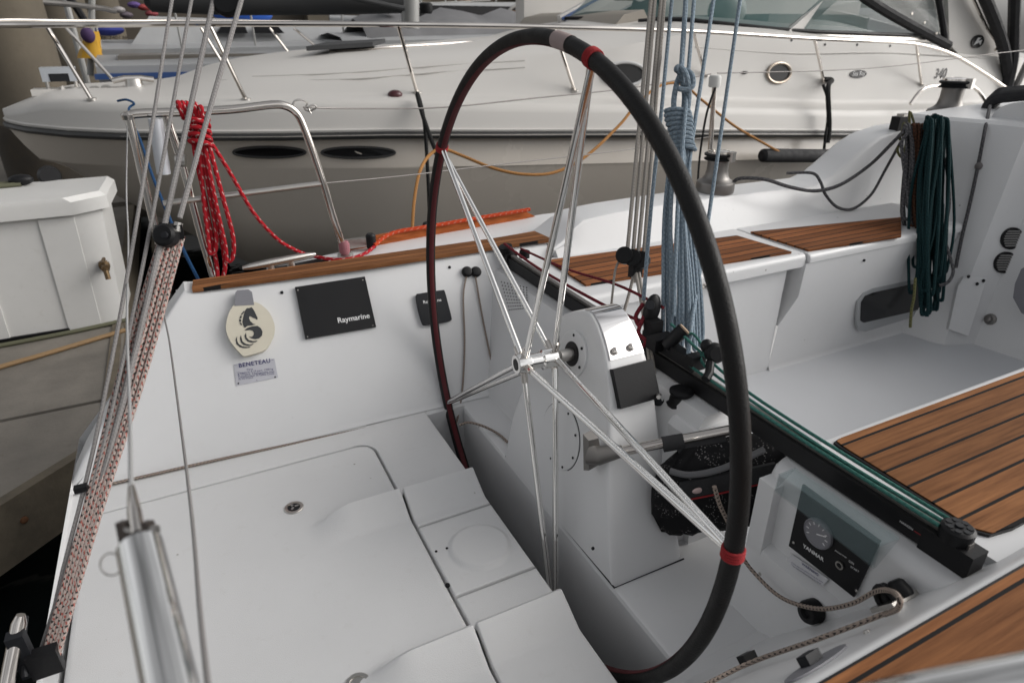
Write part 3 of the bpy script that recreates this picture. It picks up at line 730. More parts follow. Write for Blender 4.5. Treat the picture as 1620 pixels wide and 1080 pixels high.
# wheel geometry
WC = V((.682, 1.288, -.765)); WR = .75
WN = V((math.cos(R(-1.571))*math.cos(R(-1.703)), math.cos(R(-1.571))*math.sin(R(-1.703)), math.sin(R(-1.571))))
WY = V((0, 0, 1)).cross(WN).normalized(); WZ = WN.cross(WY)
def WP(a, r=WR, t=0): return WC+WZ*(r*math.cos(a))+WY*(r*math.sin(a))+WN*t
hx = WC+WN*(((p0-WC).dot(pn))/WN.dot(pn))              # where the shaft meets the pedestal
fl = MB().lathe(hx-pn*.0, -pn, [(.062, -.004), (.062, .004), (.058, .006), (.03, .006)], 36).build('shaft_flange', M['gel'], PED)
MB().lathe(hx, -pn, [(.033, .004), (.033, .0075), (.026, .008)], 28).build('shaft_seal', M['black'], PED)
u_ = WY; w_ = pn.cross(u_).normalized(); mb = MB()
for k in range(6):
    a = R(20+60*k); mb.lathe(hx+(u_*math.cos(a)+w_*math.sin(a))*.05-pn*.005, -pn, [(.0042, 0), (.0042, .0022)], 8)
mb.split('flange_screw', M['dkgrey'], fl)
c = PD(887, 690); mb = MB(); mb.lathe(c, -pn, [(.092, -.004), (.092, .003), (.089, .0045), (.001, .0045)], 48); ac = mb.build('access_cover', M['gel'], PED)
mb = MB(); mb.lathe(c, -pn, [(.0945, -.003), (.0945, .0012), (.0925, .0012)], 48); mb.build('cover_gasket', M['dkgrey'], ac)
mb = MB()
for k in range(8):
    a = R(45*k+12); mb.lathe(c+(u_*math.cos(a)+w_*math.sin(a))*.082-pn*.004, -pn, [(.0035, 0), (.0035, .0015)], 8)
mb.split('cover_screw', M['dkgrey'], ac)
# chrome plate wrapped over the starboard shoulder
i0 = min(range(len(pa)), key=lambda i: (pa[i]-PD(918, 493)).length); i1 = min(range(len(pa)), key=lambda i: (pa[i]-PD(957, 570)).length)
def shell(i, x, off):
    p = pa[i]; t = (pa[i+1]-pa[i-1]); nn = V((0, -t.z, t.y)).normalized()
    if nn.dot(V((0, p.y-1.2, p.z+.95))) < 0: nn = -nn
    return V((x, p.y, p.z))+nn*off
mb = MB(); ii = list(range(i0, i1+1))
rows = []
for i in ii:
    xa = pa[i].x+.012; rows.append([shell(i, xa, -.001), shell(i, xa, .0016), shell(i, xa+.003, .0024), shell(i, XFW-.012, .0024), shell(i, XFW-.009, .0016), shell(i, XFW-.009, -.001)])
vv = mb.grid(rows); mb.bm.faces.new(vv[0]); mb.bm.faces.new(vv[-1]); cpl = mb.build('chrome_cover', mat('mirror_steel', (.60, .59, .59), .045, metal=1, var=.02), PED)
for dx in (.030, .078):
    i = i1-1; p = shell(i, pa[i].x+dx, .002); nn = (shell(i, pa[i].x, .01)-shell(i, pa[i].x, 0)).normalized()
    MB().lathe(p, nn, [(.009, 0), (.0095, .006), (.007, .011), (.002, .013)], 18).build('cover_knob', M['steel'], cpl)
# display below it
i2 = min(range(len(pa)), key=lambda i: (pa[i]-PD(961, 585)).length); i3 = min(range(len(pa)), key=lambda i: (pa[i]-PD(963, 655)).length)
A, B = shell(i2, 0, .002), shell(i3, 0, .002); nn = (shell((i2+i3)//2, 0, .01)-shell((i2+i3)//2, 0, 0)).normalized()
xa = pa[i2].x+.008
mb = MB(); mb.prism([V((xa, A.y, A.z)), V((XFW-.001, A.y, A.z)), V((XFW-.001, B.y, B.z)), V((xa, B.y, B.z))], nn*.016); mb.bevel(.004, 2); mb.build('instrument_display', M['black'], PED)
# grab tube with cast bracket on the starboard side
yb_ = pa[i3].y
br = oY(935, 716, yb_-.012)
e1 = V((1.09, .90, -.845))
hb = MB(); z0 = br.z
hb.hexa([V((br.x-.02, yb_-.002, z0+.055)), V((br.x+.012, yb_-.002, z0+.06)), V((br.x+.03, yb_-.002, z0-.05)), V((br.x-.012, yb_-.002, z0-.055)), V((br.x-.015, yb_-.02, z0+.045)), V((br.x+.012, yb_-.022, z0+.045)), V((br.x+.03, yb_-.024, z0-.03)), V((br.x-.008, yb_-.02, z0-.045))]); hb.bevel(.005, 2)
s0 = V((br.x+.01, yb_-.03, z0)); hb.tube([V((br.x+.0, yb_-.012, z0)), s0, s0+(e1-s0)*.16], .017, 14, rs=[.03, .024, .0145])
hb.build('grab_bracket', M['anod'], PED)
MB().tube([s0+(e1-s0)*.1, e1], .0125, 14).build('grab_tube', M['steel'], PED)
GT0, GT1 = s0, e1
p = oY(1016, 782, yb_-.015); sp_ = MB().box(-.013, .013, -.004, .004, -.017, .017, Matrix.Translation(V((p.x, yb_+.004, p.z)))).bevel(.002, 1).build('socket_plate', M['steel_dull'], PED)
# make sure it sits on the side: put on profile Y at that height
yy = min(pa[i3:], key=lambda q: abs(q.z-p.z)).y; sp_.location.y += yy-.004-(yb_+.004)
MB().box(-.005, .005, -.003, .003, -.008, .010, Matrix.Translation(V((p.x, yy-.006, p.z)))).bevel(.001, 1).build('socket_slot', M['dkgrey'], sp_) if False else None
mb = MB()
for q in ((938, 867), (1027, 884)):
    yq = min(pa[i3:], key=lambda t: abs(t.z+1.16)).y; c = oY(q[0], q[1], yq); mb.lathe(c+V((0, .002, 0)), (0, -1, 0), [(.0042, 0), (.0042, .004)], 8)
mb.split('screw_hole', M['dkgrey'], PED)

# ---- steering wheel
NR = 160
rim = MB().tube([WP(2*math.pi*k/NR) for k in range(NR)], .0157, 16, closed=True).build('steering_wheel', M['leather'], YA)
# stitched seam on the inner face of the rim, slightly proud
mb = MB(); rows = []
for k in range(NR):
    a = 2*math.pi*k/NR; row = []
    ra = (WZ*math.cos(a)+WY*math.sin(a)); c = WP(a)
    for j in range(6):
        b = R(180-30+60*j/5-6); row.append(c+(ra*math.cos(b)+WN*-1*math.sin(b))*.0163)
    rows.append(row)
mb.grid(rows, close_v=True); mb.build('stitched_seam', M['stitch'], rim)
SA = [R(-17.3), R(54), R(126.5), R(199), R(271.5)]
for a in SA:
    for t, o in ((-.004, -.009), (.082, .009)):
        tang = (-WZ*math.sin(a)+WY*math.cos(a))
        MB().tube([WP(a, WR-.012)+tang*o*.25, WP(a, .028, t)+tang*o*.4], .0078, 12).build('spoke', M['steel_bright'], rim)
    # red whipping where the spoke meets the rim
for a in (SA[0], SA[1], SA[4]):
    mb = MB()
    for k in range(4):
        aa = a+(k-1.5)*.0068; ra = (WZ*math.cos(aa)+WY*math.sin(aa)); c = WP(aa)
        mb.tube([c+(ra*math.cos(2*math.pi*j/18)+WN*math.sin(2*math.pi*j/18))*.0168 for j in range(18)], .0026, 6, closed=True)
    mb.build('whipping', M['redcord'], rim)
mb = MB(); rows = []
for k in range(5):
    aa = R(-6.4-1.1*k); ra = (WZ*math.cos(aa)+WY*math.sin(aa)); c = WP(aa); rows.append([c+(ra*math.cos(2*math.pi*j/20)+WN*math.sin(2*math.pi*j/20))*.0166 for j in range(20)])
mb.grid(rows, close_u=True); mb.build('king_spoke_tape', M['tape'], rim)
MB().lathe(WC-WN*.026, WN, [(.016, .004), (.016, 0), (.024, 0), (.026, .003), (.026, .036), (.02, .04), (.02, .07), (.026, .074), (.026, .112), (.02, .116)], 28).build('hub', M['steel_bright'], rim)
MB().lathe(WC-WN*.0255, WN, [(.015, 0), (.015, .001)], 20).build('hub_bore', M['black'], rim)
mb = MB()
for t in (-.006, .082):
    for a in SA: mb.tube([WP(a, .012, t), WP(a, .05, t)], .0085, 10)
mb.split('spoke_socket', M['steel'], rim)
MB().tube([WC+WN*.1, hx+WN*.01], .0165, 18).build('axle', M['steel_dull'], rim)

# ---- things screwed to the port coaming
def wplate(px, t, name, m, bev=.004, off=-.001, parent=None, seg=2):
    mb = MB(); mb.prism([W(x, y, off) for x, y in px], NIN*t)
    if bev: mb.bevel(bev, seg, 50)
    return mb.build(name, m, parent or YA)
def z8(x, y): return (330+x/4.05, 420+y/4.05)
def z6(x, y): return (330+x/5.685, 440+y/5.685)
wu = (W(700, 500)-W(400, 545)).normalized(); wv = (W(430, 470)-W(440, 560)).normalized()
wplate([z6(*q) for q in ((238, 270), (245, 150), (262, 132), (358, 122), (392, 145), (412, 260))], .03, 'cover_strap', M['grey'], .006)
out = [z6(*q) for q in ((245, 250), (330, 230), (410, 230), (480, 260), (550, 330), (590, 425), (592, 500), (565, 570), (510, 655), (420, 690), (330, 712), (290, 690), (205, 590), (165, 500), (163, 420), (190, 320))]
cc = wplate([((q.x), (q.y)) for q in spline([V((*p, 0)) for p in out], 3, True)], .026, 'compass_cover', M['cream'], .007, .002)
T = .0292
hd = [[(345, 268), (362, 270), (385, 260), (400, 275), (415, 300), (430, 335), (440, 352), (440, 372), (428, 370), (418, 360), (400, 356), (380, 342), (366, 343), (364, 360), (375, 385), (400, 408), (424, 415), (390, 424), (352, 428), (325, 446), (310, 420), (305, 390), (312, 350), (320, 315), (330, 288)],
      [(318, 292), (325, 300), (300, 330), (290, 325)], [(288, 335), (299, 340), (294, 362), (276, 358)], [(276, 366), (293, 370), (292, 392), (274, 392)], [(276, 400), (293, 400), (303, 425), (292, 422)],
      [(322, 470), (345, 448), (390, 432), (440, 428), (470, 448), (485, 480), (481, 515), (455, 541), (420, 548), (385, 540), (360, 524), (388, 527), (404, 512), (408, 490), (395, 472), (370, 465), (345, 468)],
      [(336, 490), (322, 515), (330, 545), (350, 568), (385, 578), (422, 574), (445, 560), (400, 564), (362, 555), (342, 532)],
      [(290, 510), (281, 540), (290, 575), (315, 600), (355, 608), (392, 600), (412, 584), (370, 596), (332, 588), (304, 566)],
      [(258, 518), (243, 550), (250, 590), (280, 618), (320, 629), (362, 625), (388, 608), (350, 617), (305, 612), (272, 592), (256, 560)]]
mb = MB()
for pg in hd: mb.face([W(*z6(*q), T) for q in pg])
mb.build('seahorse_emblem', M['logo'], cc, smooth=False)
wplate([z6(*q) for q in ((340, 695), (420, 682), (500, 668), (470, 690), (410, 703), (350, 712))], .029, 'cover_lip', M['dkgrey'], 0, 0, cc) if False else None
bp_ = wplate([z6(*q) for q in ((226, 775), (592, 722), (625, 892), (250, 968))], .0022, 'builder_plate', M['plate'], .0006, 0, seg=1)
textfit('plate_lettering', 'BENETEAU', M['ink'], W(*z6(272, 803), .0032), W(*z6(552, 757), .0032), wv, bp_, bold=.025, space=1.1)
for x, y in ((240, 786), (572, 737)): textfit('plate_lettering', '~', M['ink'], W(*z6(x-10, y+8), .0032), W(*z6(x+12, y+5), .0032), wv, bp_)
for a, b, s in (((345, 832), (398, 824), 'First'), ((262, 862), (580, 822), 'Categorie A 10 pers. 1200 kg'), ((262, 880), (590, 845), 'B 12 pers. Chargement max'), ((265, 898), (590, 862), 'Constructeur St Gilles Croix'), ((268, 915), (400, 898), 'de Vie France'), ((430, 925), (440, 922), 'c')):
    textfit('plate_lettering', s, M['ink'], W(*z6(*a), .0032), W(*z6(*b), .0032), wv, bp_)
mb = MB()
for q in ((268, 945), (598, 888)): mb.lathe(W(*z6(*q), .002), NIN, [(.003, 0), (.002, .0015)], 10)
mb.split('rivet', M['dkgrey'], bp_)
ch = wplate([z8(*q) for q in ((553, 145), (998, 77), (1070, 397), (620, 475))], .014, 'plotter_cover', M['blackalu'], .004)
textfit('cover_lettering', 'Raymarine', M['white_ink'], W(*z8(828, 368), .0142), W(*z8(1030, 335), .0142), wv, ch, bold=.015)
mb = MB()
for q in ((572, 158), (988, 93), (1052, 384), (634, 456)): mb.lathe(W(*z8(*q), .0125), NIN, [(.0032, 0), (.0022, .0016)], 10)
mb.split('screw', M['steel'], ch)
ind = wplate([z8(q.x, q.y) for q in spline([V((*p, 0)) for p in ((1325, 200), (1345, 187), (1420, 175), (1490, 165), (1507, 175), (1530, 260), (1550, 340), (1540, 358), (1460, 375), (1385, 384), (1365, 372), (1340, 290))], 3, True)], .016, 'wind_display', M['dkgrey'], .005)
textfit('display_lettering', 'Raymarine', M['white_ink'], W(*z8(1376, 244), .0155), W(*z8(1490, 228), .0155), wv, ind, bold=.01)
mb = MB()
for q in ((446, 463), (711, 423)): mb.lathe(W(*q, -.001), NIN, [(.0055, 0), (.0055, .004), (.003, .006)], 12)
mb.split('snap_stud', M['dkgrey'], YA)
cb = MB()
for q in (738, 752): cb.lathe(W(q, 431, -.001), NIN, [(.02, 0), (.021, .012), (.016, .02), (.008, .022)], 18)
cb.split('cheek_block', M['black'], YA)
cb = MB(); cb.lathe(W(792, 626, 0), NIN, [(.016, 0), (.017, .014), (.012, .02)], 16); cb.build('cheek_block', M['black'], YA)
# control lines on the coaming
def wl(px, r, m, label, off=.008, group=None): return tag(rope('control_line', [W(x, y, off) for x, y in px], r, m), label, 'rope', group)
wl([(738, 436), (733, 470), (735, 540), (732, 610), (726, 652), (722, 668)], .0035, M['r_fleck'], 'thin flecked line hanging from the left sheave of the black twin block')
wl([(752, 436), (762, 495), (775, 560), (788, 618)], .0035, M['r_fleck'], 'thin flecked line slanting from the right sheave of the twin block')
pts = [(150, 771), (330, 730), (500, 694), (640, 664), (720, 648), (786, 630)]
tag(rope('control_line', [W(x, y, .014) for x, y in pts], .0046, M['r_fleck']), 'long flecked line lying along the foot of the port coaming', 'rope')
tag(rope('control_line', [oZ(x, y, ZD+.006+dz) for x, y, dz in ((727, 672, .02), (742, 668, .03), (765, 674, .02), (788, 686, .0), (803, 699, 0))], .0042, M['r_fleck']), 'short loop of flecked line on the platform left of the pedestal foot', 'rope')
# line from the wheel side to the cam cleat, and from the cleat aft
tag(rope('control_line', [oD(1168, 870, 1.42), oX(1190, 902, .95), oX(1235, 944, .95), oX(1292, 962, .935), oX(1345, 955, .925), oX(1385, 935, .92), SB(1408, 934, .034), SB(1423, 946, .034), SB(1420, 962, .02), SB(1400, 971, .012)], .0044, M['r_fleck']), 'flecked line drooping across the engine panel box into the cam cleat', 'rope')
tag(rope('control_line', [SB(1405, 968, .012), SB(1300, 1008, .012), SB(1186, 1048, .012), SB(1100, 1092, .012), SB(1060, 1120, .012)], .0042, M['r_fleck']), 'flecked line running taut from the cam cleat through the black clip at lower right', 'rope')
# ================================================================ pushpit, rigging, ropes
def tubes(px, dfun, r, n=12, k=6): return MB().tube(spline([dfun(*q) for q in px], k) if k else [dfun(*q) for q in px], r, n)
yP = 2.42
PY = lambda x, y, dy=0: oY(x, y, yP+dy)
# port quarter rail
rl = MB(); rl.tube(spline([PY(205, 186), PY(216, 180), PY(300, 177), PY(370, 173), PY(430, 166), PY(452, 168), PY(468, 178), PY(480, 200), PY(505, 270), PY(528, 345), PY(545, 396)], 5), .0135, 12)
PUSH = rl.build('pushpit', M['steel'], YA)
MB().tube([PY(203, 182), PY(222, 262), PY(242, 345), PY(252, 385)], .0135, 12).build('rail_leg', M['steel'], PUSH)
MB().tube([PY(262, 180, .02), PY(290, 265, .01), PY(318, 372), PY(340, 446)], .0125, 12).build('rail_leg', M['steel'], PUSH)
MB().tube([PY(258, 322, -.01), PY(330, 313, -.01), PY(512, 290)], .010, 10).build('middle_rail', M['steel_dull'], PUSH)
MB().lathe(PY(546, 402), (0, 0, 1), [(.03, -.01), (.03, 0), (.018, .004), (.018, .03)], 18).build('rail_foot', M['steel_dull'], PUSH)
MB().tube([PY(246, 188, -.03), PY(252, 230, -.03), PY(259, 275, -.03)], .021, 16).build('pole_socket', mat('socket_alloy', (.6, .62, .66), .35, metal=.4), PUSH)
for q in ((259, 262), (286, 254)): MB().lathe(PY(q[0], q[1], -.02), (.9, -.2, -.1), [(.02, -.015), (.02, .015)], 12).build('rail_clamp', M['steel_dull'], PUSH)
MB().lathe(PY(202, 184), (0, 0, 1), [(.018, -.01), (.02, .004), (.012, .012)], 14).build('rail_cap', M['steel'], PUSH)
# tape over the foot of the rail
MB().lathe(PY(545, 394, -.004), (.02, 0, 1), [(.015, -.02), (.02, -.01), (.021, .02), (.015, .032)], 14).build('rail_tape', mat('pink_binding', (.32, .13, .15), .8, bump=.8, bscale=300), PUSH)
# mooring cleat on the quarter
zc = -.785; a, b = oZ(384, 424, -.745), oZ(499, 402, -.745)
mb = MB(); d = (b-a); mb.tube([a, a+d*.1, a+d*.35, a+d*.65, a+d*.9, b], .012, 12, rs=[.006, .011, .014, .014, .011, .006]); ck = mb.build('mooring_cleat', M['steel_dull'], YA)
for t in (.36, .64): p = a+d*t; MB().lathe(V((p.x, p.y, -.80)), (0, 0, 1), [(.02, 0), (.014, .02), (.013, .05)], 14).build('cleat_foot', M['steel_dull'], ck)
MB().prism([oZ(q[0], q[1], -.797) for q in ((395, 438), (400, 432), (505, 411), (520, 413), (470, 425))], (0, 0, .006)).build('cleat_pad', M['black'], YA)
# foot block on the side deck
p = oZ(588, 392, -.79); bk = MB().lathe(p, (0, 0, 1), [(.018, 0), (.02, .01), (.02, .05), (.014, .058)], 16).build('foot_block', M['black'], YA)
MB().box(-.13, 0, -.012, .012, .0, .035, Matrix.Translation(p+V((0, .01, .008)))).bevel(.004, 1).build('block_cheek', M['steel_dull'], bk)

# ---- stern lifelines and our own near rail (starboard)
tube_top, tube_bot = oD(222, 865, .50), oD(285, 1150, .40)
_d = tube_bot-tube_top; _e = tube_bot+_d*.35
MB().tube([tube_top, tube_bot, _e, _e+_d*.12+V((0, 0, -.05)), V((_e.x-.02, _e.y-.02, -1.20))], .0165, 24).build('stern_rail', M['steel_bright'], YA)
ax = (tube_top-tube_bot).normalized()
tm = MB(); t0 = tube_top+ax*.002
for s in (-1, 1): tm.hexa([t0+RT*(s*.010-.0028)-FW*.005, t0+RT*(s*.010+.0028)-FW*.005, t0+RT*(s*.010+.0028)+FW*.005, t0+RT*(s*.010-.0028)+FW*.005, t0+ax*.026+RT*(s*.010-.0028)-FW*.005, t0+ax*.026+RT*(s*.010+.0028)-FW*.005, t0+ax*.026+RT*(s*.010+.0028)+FW*.005, t0+ax*.026+RT*(s*.010-.0028)+FW*.005])
tm.bevel(.001, 1); tm.lathe(t0-ax*.008, ax, [(.0135, 0), (.0135, .010)], 20)
GT = tm.build('gate_toggle', mat('dark_bronze', (.06, .05, .045), .35, metal=.6), YA)
MB().lathe(t0+ax*.015-RT*.012, RT, [(.003, 0), (.003, .024), (.005, .024), (.005, .028)], 12).build('toggle_pin', M['steel_dull'], GT)
sw0 = t0+ax*.010; sw1 = oD(208, 770, .56)
MB().tube([sw0, sw0*.55+sw1*.45, sw0*.25+sw1*.75, sw1], .005, 12, rs=[.0058, .0056, .0042, .0028]).build('wire_terminal', M['steel'], GT)
rc = oD(176, 892, .497); MB().tube([rc+RT*.0085*math.cos(2*math.pi*k/24)+UP*.0085*math.sin(2*math.pi*k/24) for k in range(24)], .0007, 6, closed=True).build('split_ring', M['steel_dull'], GT)
wire = [sw1, oD(207, 740, .60), oD(205, 640, .85), oD(201, 500, 1.25), oD(203, 380, 1.7), PY(200, 300, -.1), PY(202, 186)]
tag(rope('lifeline', wire, .0022, M['r_white']), 'thin white wire hanging slack from the quarter rail to the near steel post', 'wire')
tag(rope('lifeline', [oD(330, 1090, .46), oD(316, 960, .60), oD(302, 800, .85), oD(283, 650, 1.25), oD(268, 540, 1.75), oD(259, 492, 2.05), PY(258, 440, 0), PY(252, 385)], .0024, M['r_grey']), 'thin grey line crossing the helm deck just right of the near steel post', 'wire')
_a, _b, _c = oD(1310, 1140, .40), oD(1480, 1105, .38), oD(1700, 1066, .36)
MB().tube([V((_a.x-.08, _a.y-.03, -.77)), _a+(_a-_b)*.5+V((0, 0, -.05)), _a, _b, _c, _c+(_c-_b)*1.5, _c+(_c-_b)*1.8+V((0, 0, -.06)), V((_c.x+.2, _c.y-.08, -.77))], .0155, 20).build('stern_rail', M['steel_bright'], YA)
# side lifelines forward of the quarter rail
yL = 2.66
LF = [PY(480, 170), oY(560, 172, 2.5), oY(700, 170, 2.55), oY(850, 155, 2.6), oY(1000, 139, 2.64), oY(1125, 117, yL)]
tag(rope('lifeline', LF, .0028, M['wire']), 'upper guard wire from the quarter rail to the white capped stanchion', 'wire')
tag(rope('lifeline', [oY(1135, 116, yL), oY(1300, 112, yL), oY(1420, 104, yL), oY(1600, 82, yL), oY(1700, 72, yL)], .0028, M['wire']), 'upper guard wire leading right past the cruiser portholes from the white stanchion cap', 'wire')
tag(rope('lifeline', [PY(512, 290), oY(640, 278, 2.5), oY(800, 259, 2.58), oY(1000, 236, 2.64), oY(1125, 216, yL)], .0024, M['wire']), 'lower guard wire from the quarter rail to the stanchion, against the taupe hull', 'wire')
hk = MB(); hk.tube(spline([PY(462, 170), PY(466, 160), PY(478, 158), PY(486, 164), PY(482, 172), PY(489, 176), PY(500, 171), PY(497, 166), PY(488, 170), PY(492, 180)], 5), .003, 6); hk.build('pelican_hook', M['steel_dull'], PUSH)
# stanchion by the winch
S0 = oY(1123, 245, yL); S1 = oY(1131, 128, yL)
stn = MB().tube([S0, S1], .0125, 12).build('stanchion', M['steel'], YA)
MB().lathe(S1-V((0, 0, .03)), (0, 0, 1), [(.026, 0), (.03, .01), (.03, .045), (.024, .055)], 16).build('stanchion_cap', mat('frosted_cap', (.6, .6, .58), .4), stn)
tag(rope('black_lashing', [S1+V((-.01, -.02, -.03)), oY(1118, 180, yL-.03), oY(1108, 240, yL-.04), oY(1104, 285, yL-.05)], .0055, M['r_black']), 'black lashing line hanging from the white stanchion cap down behind the nearer winch', 'rope')

# ---- winches on the coaming
def winch(at, k, rot):
    wn = MB().lathe(at, (0, 0, 1), [(.088*k, 0), (.09*k, .008), (.09*k, .04*k), (.086*k, .05*k), (.066*k, .06*k), (.056*k, .075*k), (.05*k, .10*k), (.049*k, .14*k), (.052*k, .15*k)], 36).build('winch', M['anod'], YA)
    MB().lathe(at+V((0, 0, .15*k)), (0, 0, 1), [(.066*k, 0), (.068*k, .006*k), (.058*k, .010*k), (.056*k, .016*k), (.068*k, .020*k), (.069*k, .028*k), (.06*k, .032*k)], 36).build('self_tailer', M['black'], wn)
    MB().lathe(at+V((0, 0, .182*k)), (0, 0, 1), [(.056*k, 0), (.055*k, .008*k), (.03*k, .013*k), (.018*k, .013*k), (.016*k, .006*k)], 30).build('winch_top', M['steel'], wn)
    mt = Matrix.Translation(at+V((0, 0, .148*k))) @ Matrix.Rotation(rot, 4, 'Z')
    MB().box(.05*k, .078*k, -.016*k, .016*k, .0, .045*k, mt).bevel(.004, 1).build('stripper_arm', M['steel_dull'], wn)
    return wn
winch(V((2.225, 2.31, -.694)), .98, R(-75))
winch(V((3.86, 2.31, -.464)), 1.14, R(-80))
# ---- bulkhead at the forward end of the cockpit
mb = MB()
prof = [  # plan at the sole, at the top (x, y)
    ((3.02, 1.78), (3.30, 2.16)), ((3.04, 1.70), (3.34, 1.95)), ((3.06, 1.60), (3.38, 1.80)), ((3.08, 1.56), (3.40, 1.66)), ((3.22, 1.50), (3.52, 1.60)), ((3.24, 1.30), (3.54, 1.35)), ((3.24, .6), (3.54, .6))]
rows = []
for (xb, y0), (xt, y1) in prof:
    rows.append([V((lerp(t, xb, xt), lerp(t, y0, y1), lerp(t, ZS-.01, -.40))) for t in (0, .1, .4, .7, .95, 1)]+[V((xt+.02, y1, -.385)), V((xt+.4, y1, -.37)), V((4.6, y1+.1, -.36))])
mb.grid(rows); mb.build('companion_bulkhead', M['gel'], YA, ang=30)
# inner coaming face between seat and bulkhead already belongs to the coaming loft
def BH(x, y, off=0):
    n = V((-1, 0, .30/.95)); n = V((-1, -.12, .29)).normalized(); return oP(x, y, V((3.06, 1.64, ZS))+n*off, n)
def hit(x, y):
    bpy.context.view_layer.update(); dg = bpy.context.evaluated_depsgraph_get()
    ok_, p, n, *_r = SC.ray_cast(dg, V((0, 0, 0)), ray(x, y).normalized()); return p, n
_bh = [o for o in YA.children if o.name == 'companion_bulkhead'][0]
def BH(x, y, off=0):
    d = ray(x, y).normalized(); ok_, p, n, i = _bh.ray_cast(-WO[_bh], d)
    if not ok_: return oX(x, y, 3.1)
    if n.dot(d) > 0: n = -n
    return p+WO[_bh]+n*off
_a, _b, _c = BH(1510, 480), BH(1548, 480), BH(1515, 520)
BN = (_b-_a).cross(_c-_a).normalized()
if BN.x > 0: BN = -BN
# rounded cabin-top corner and black rolled hatch cover behind it
c0 = oX(1620, 165, 3.5)
hs_ = spline([oX(*q, 3.50) for q in ((1562, 212), (1566, 190), (1580, 172), (1604, 163), (1640, 160), (1700, 158))], 4)
mb = MB(); mb.prism(hs_+[oX(1700, 212, 3.50)], (.6, 0, .02)); mb.bevel(.012, 2, 40); mb.build('cabin_top', M['gel'], YA)
mb = MB()
for k in range(4):
    mb.tube(spline([oX(1560+3*k, 178-3*k, 3.75+.05*k), oX(1572+3*k, 158-3*k, 3.75+.05*k), oX(1600, 152-2*k, 3.75+.05*k), oX(1680, 146-2*k, 3.75+.05*k)], 4), .03, 10)
mb.split('rolled_canvas', M['fabric'], YA)
mb = MB()
for q in ((1577, 199), (1616, 204)): mb.lathe(oX(*q, 3.498), (-1, 0, 0), [(.006, 0), (.005, .003)], 10)
mb.split('screw', M['dkgrey'], YA)
# vents
for q in ((1599, 377), (1588, 415)):
    c = BH(*q, .004); n = (BH(q[0]+4, q[1])-BH(q[0]-4, q[1])).cross(BH(q[0], q[1]+4)-BH(q[0], q[1]-4)).normalized(); n = -n if n.x > 0 else n
    v_ = MB().lathe(c, n, [(.05, -.012), (.05, .006), (.046, .010), (.042, .006)], 28).build('vent', M['black'], YA)
    MB().lathe(c, n, [(.042, .003), (.042, .005)], 24).build('vent_back', M['black'], v_)
    mt = Matrix.Translation(c+n*.006) @ n.to_track_quat('Z', 'Y').to_matrix().to_4x4(); lv = MB()
    for k in range(7):
        h = -.033+.011*k; ww = math.sqrt(max(.001, .041**2-h*h)); lv.box(-ww, ww, h-.003, h+.003, 0, .003, mt)
    lo_ = lv.build('louvre', mat('louvre_grey', (.22, .215, .21), .5), v_)
# storage pocket, drain, companionway glazing
pk = [BH(*q, .004) for q in ((1497, 520), (1512, 452), (1522, 437), (1556, 438), (1541, 486), (1527, 530))]
mb = MB(); mb.prism(pk, BN*.02); mb.bevel(.008, 2, 40); PK = mb.build('winch_handle_pocket', M['gel'], YA)
mb = MB()
for q in ((1533, 438), (1550, 443), (1540, 448)): mb.lathe(BH(*q, .024), BN, [(.008, 0), (.006, .003)], 10)
mb.split('screw_hole', M['black'], PK)
c = BH(1567, 505); n = V((-1, 0, .31)).normalized(); MB().lathe(c, n, [(.026, -.004), (.026, .006), (.016, .012), (.012, .03), (.004, .032)], 18).build('drain_fitting', M['anod'], YA)
gp = [oX(*q, 3.24) for q in ((1605, 470), (1608, 448), (1618, 425), (1660, 400), (1660, 520), (1618, 494))]
mb = MB(); mb.prism(gp, (-.012, 0, 0)); mb.bevel(.004, 1, 40); mb.build('companion_window', M['grey'], YA)
# port light in the seat front
yw = 1.738
ow = [oY(*q, yw) for q in ((1352, 512), (1354, 475), (1362, 462), (1376, 455), (1442, 441), (1472, 436), (1478, 446), (1478, 482), (1468, 492), (1365, 523), (1356, 521))]
mb = MB(); mb.prism(ow, (0, -.012, 0)); mb.bevel(.004, 1, 60); pw = mb.build('port_light', mat('port_frame', (.36, .37, .38), .45), YA)
iw = [oY(*q, yw-.0125) for q in ((1361, 507), (1362, 478), (1368, 468), (1380, 463), (1440, 450), (1470, 446), (1472, 484), (1440, 493), (1366, 510))]
MB().prism(iw, (0, -.003, 0)).build('port_pane', M['lens'], pw)
c = oY(1367, 412, 1.712); MB().lathe(c, (0, -1, 0), [(.006, -.002), (.006, .003)], 10).build('snap_stud', M['dkgrey'], YA)
c = oY(1113, 452, 1.722); MB().lathe(c, (0, -1, 0), [(.011, -.002), (.011, .006), (.007, .012)], 14).build('seat_catch', M['steel'], YA)

# ---- mainsheet tackle over the traveller
gb = oX(1002, 410, 1.16); dG = gb.dot(FW)
blk = thing('mainsheet_block', 'black triple block on the grey mainsheet falls behind the steering wheel spokes', 'pulley block', gb)
mb = MB()
for k, (x, y) in enumerate(((988, 404), (1001, 408), (1014, 411))):
    mb.lathe(oD(x, y, dG-.02), (FW+RT*.4), [(.02, -.01), (.026, -.006), (.026, .016), (.02, .02)], 18)
mb.split('sheave', M['black'], blk)
MB().box(-.018, .018, -.012, .012, -.035, .012, Matrix.Translation(oD(1006, 420, dG))).bevel(.006, 1).build('block_body', M['black'], blk)
MB().lathe(oD(1006, 432, dG), (0, 0, -1), [(.008, 0), (.01, .01), (.005, .03)], 12).build('swivel', M['steel_dull'], blk)
g = 'falls of the grey mainsheet'
def fall(P, r, m, label, group=None, cat='rope', name='mainsheet'): return tag(rope(name, P, r, m, smooth=4), label, cat, group)
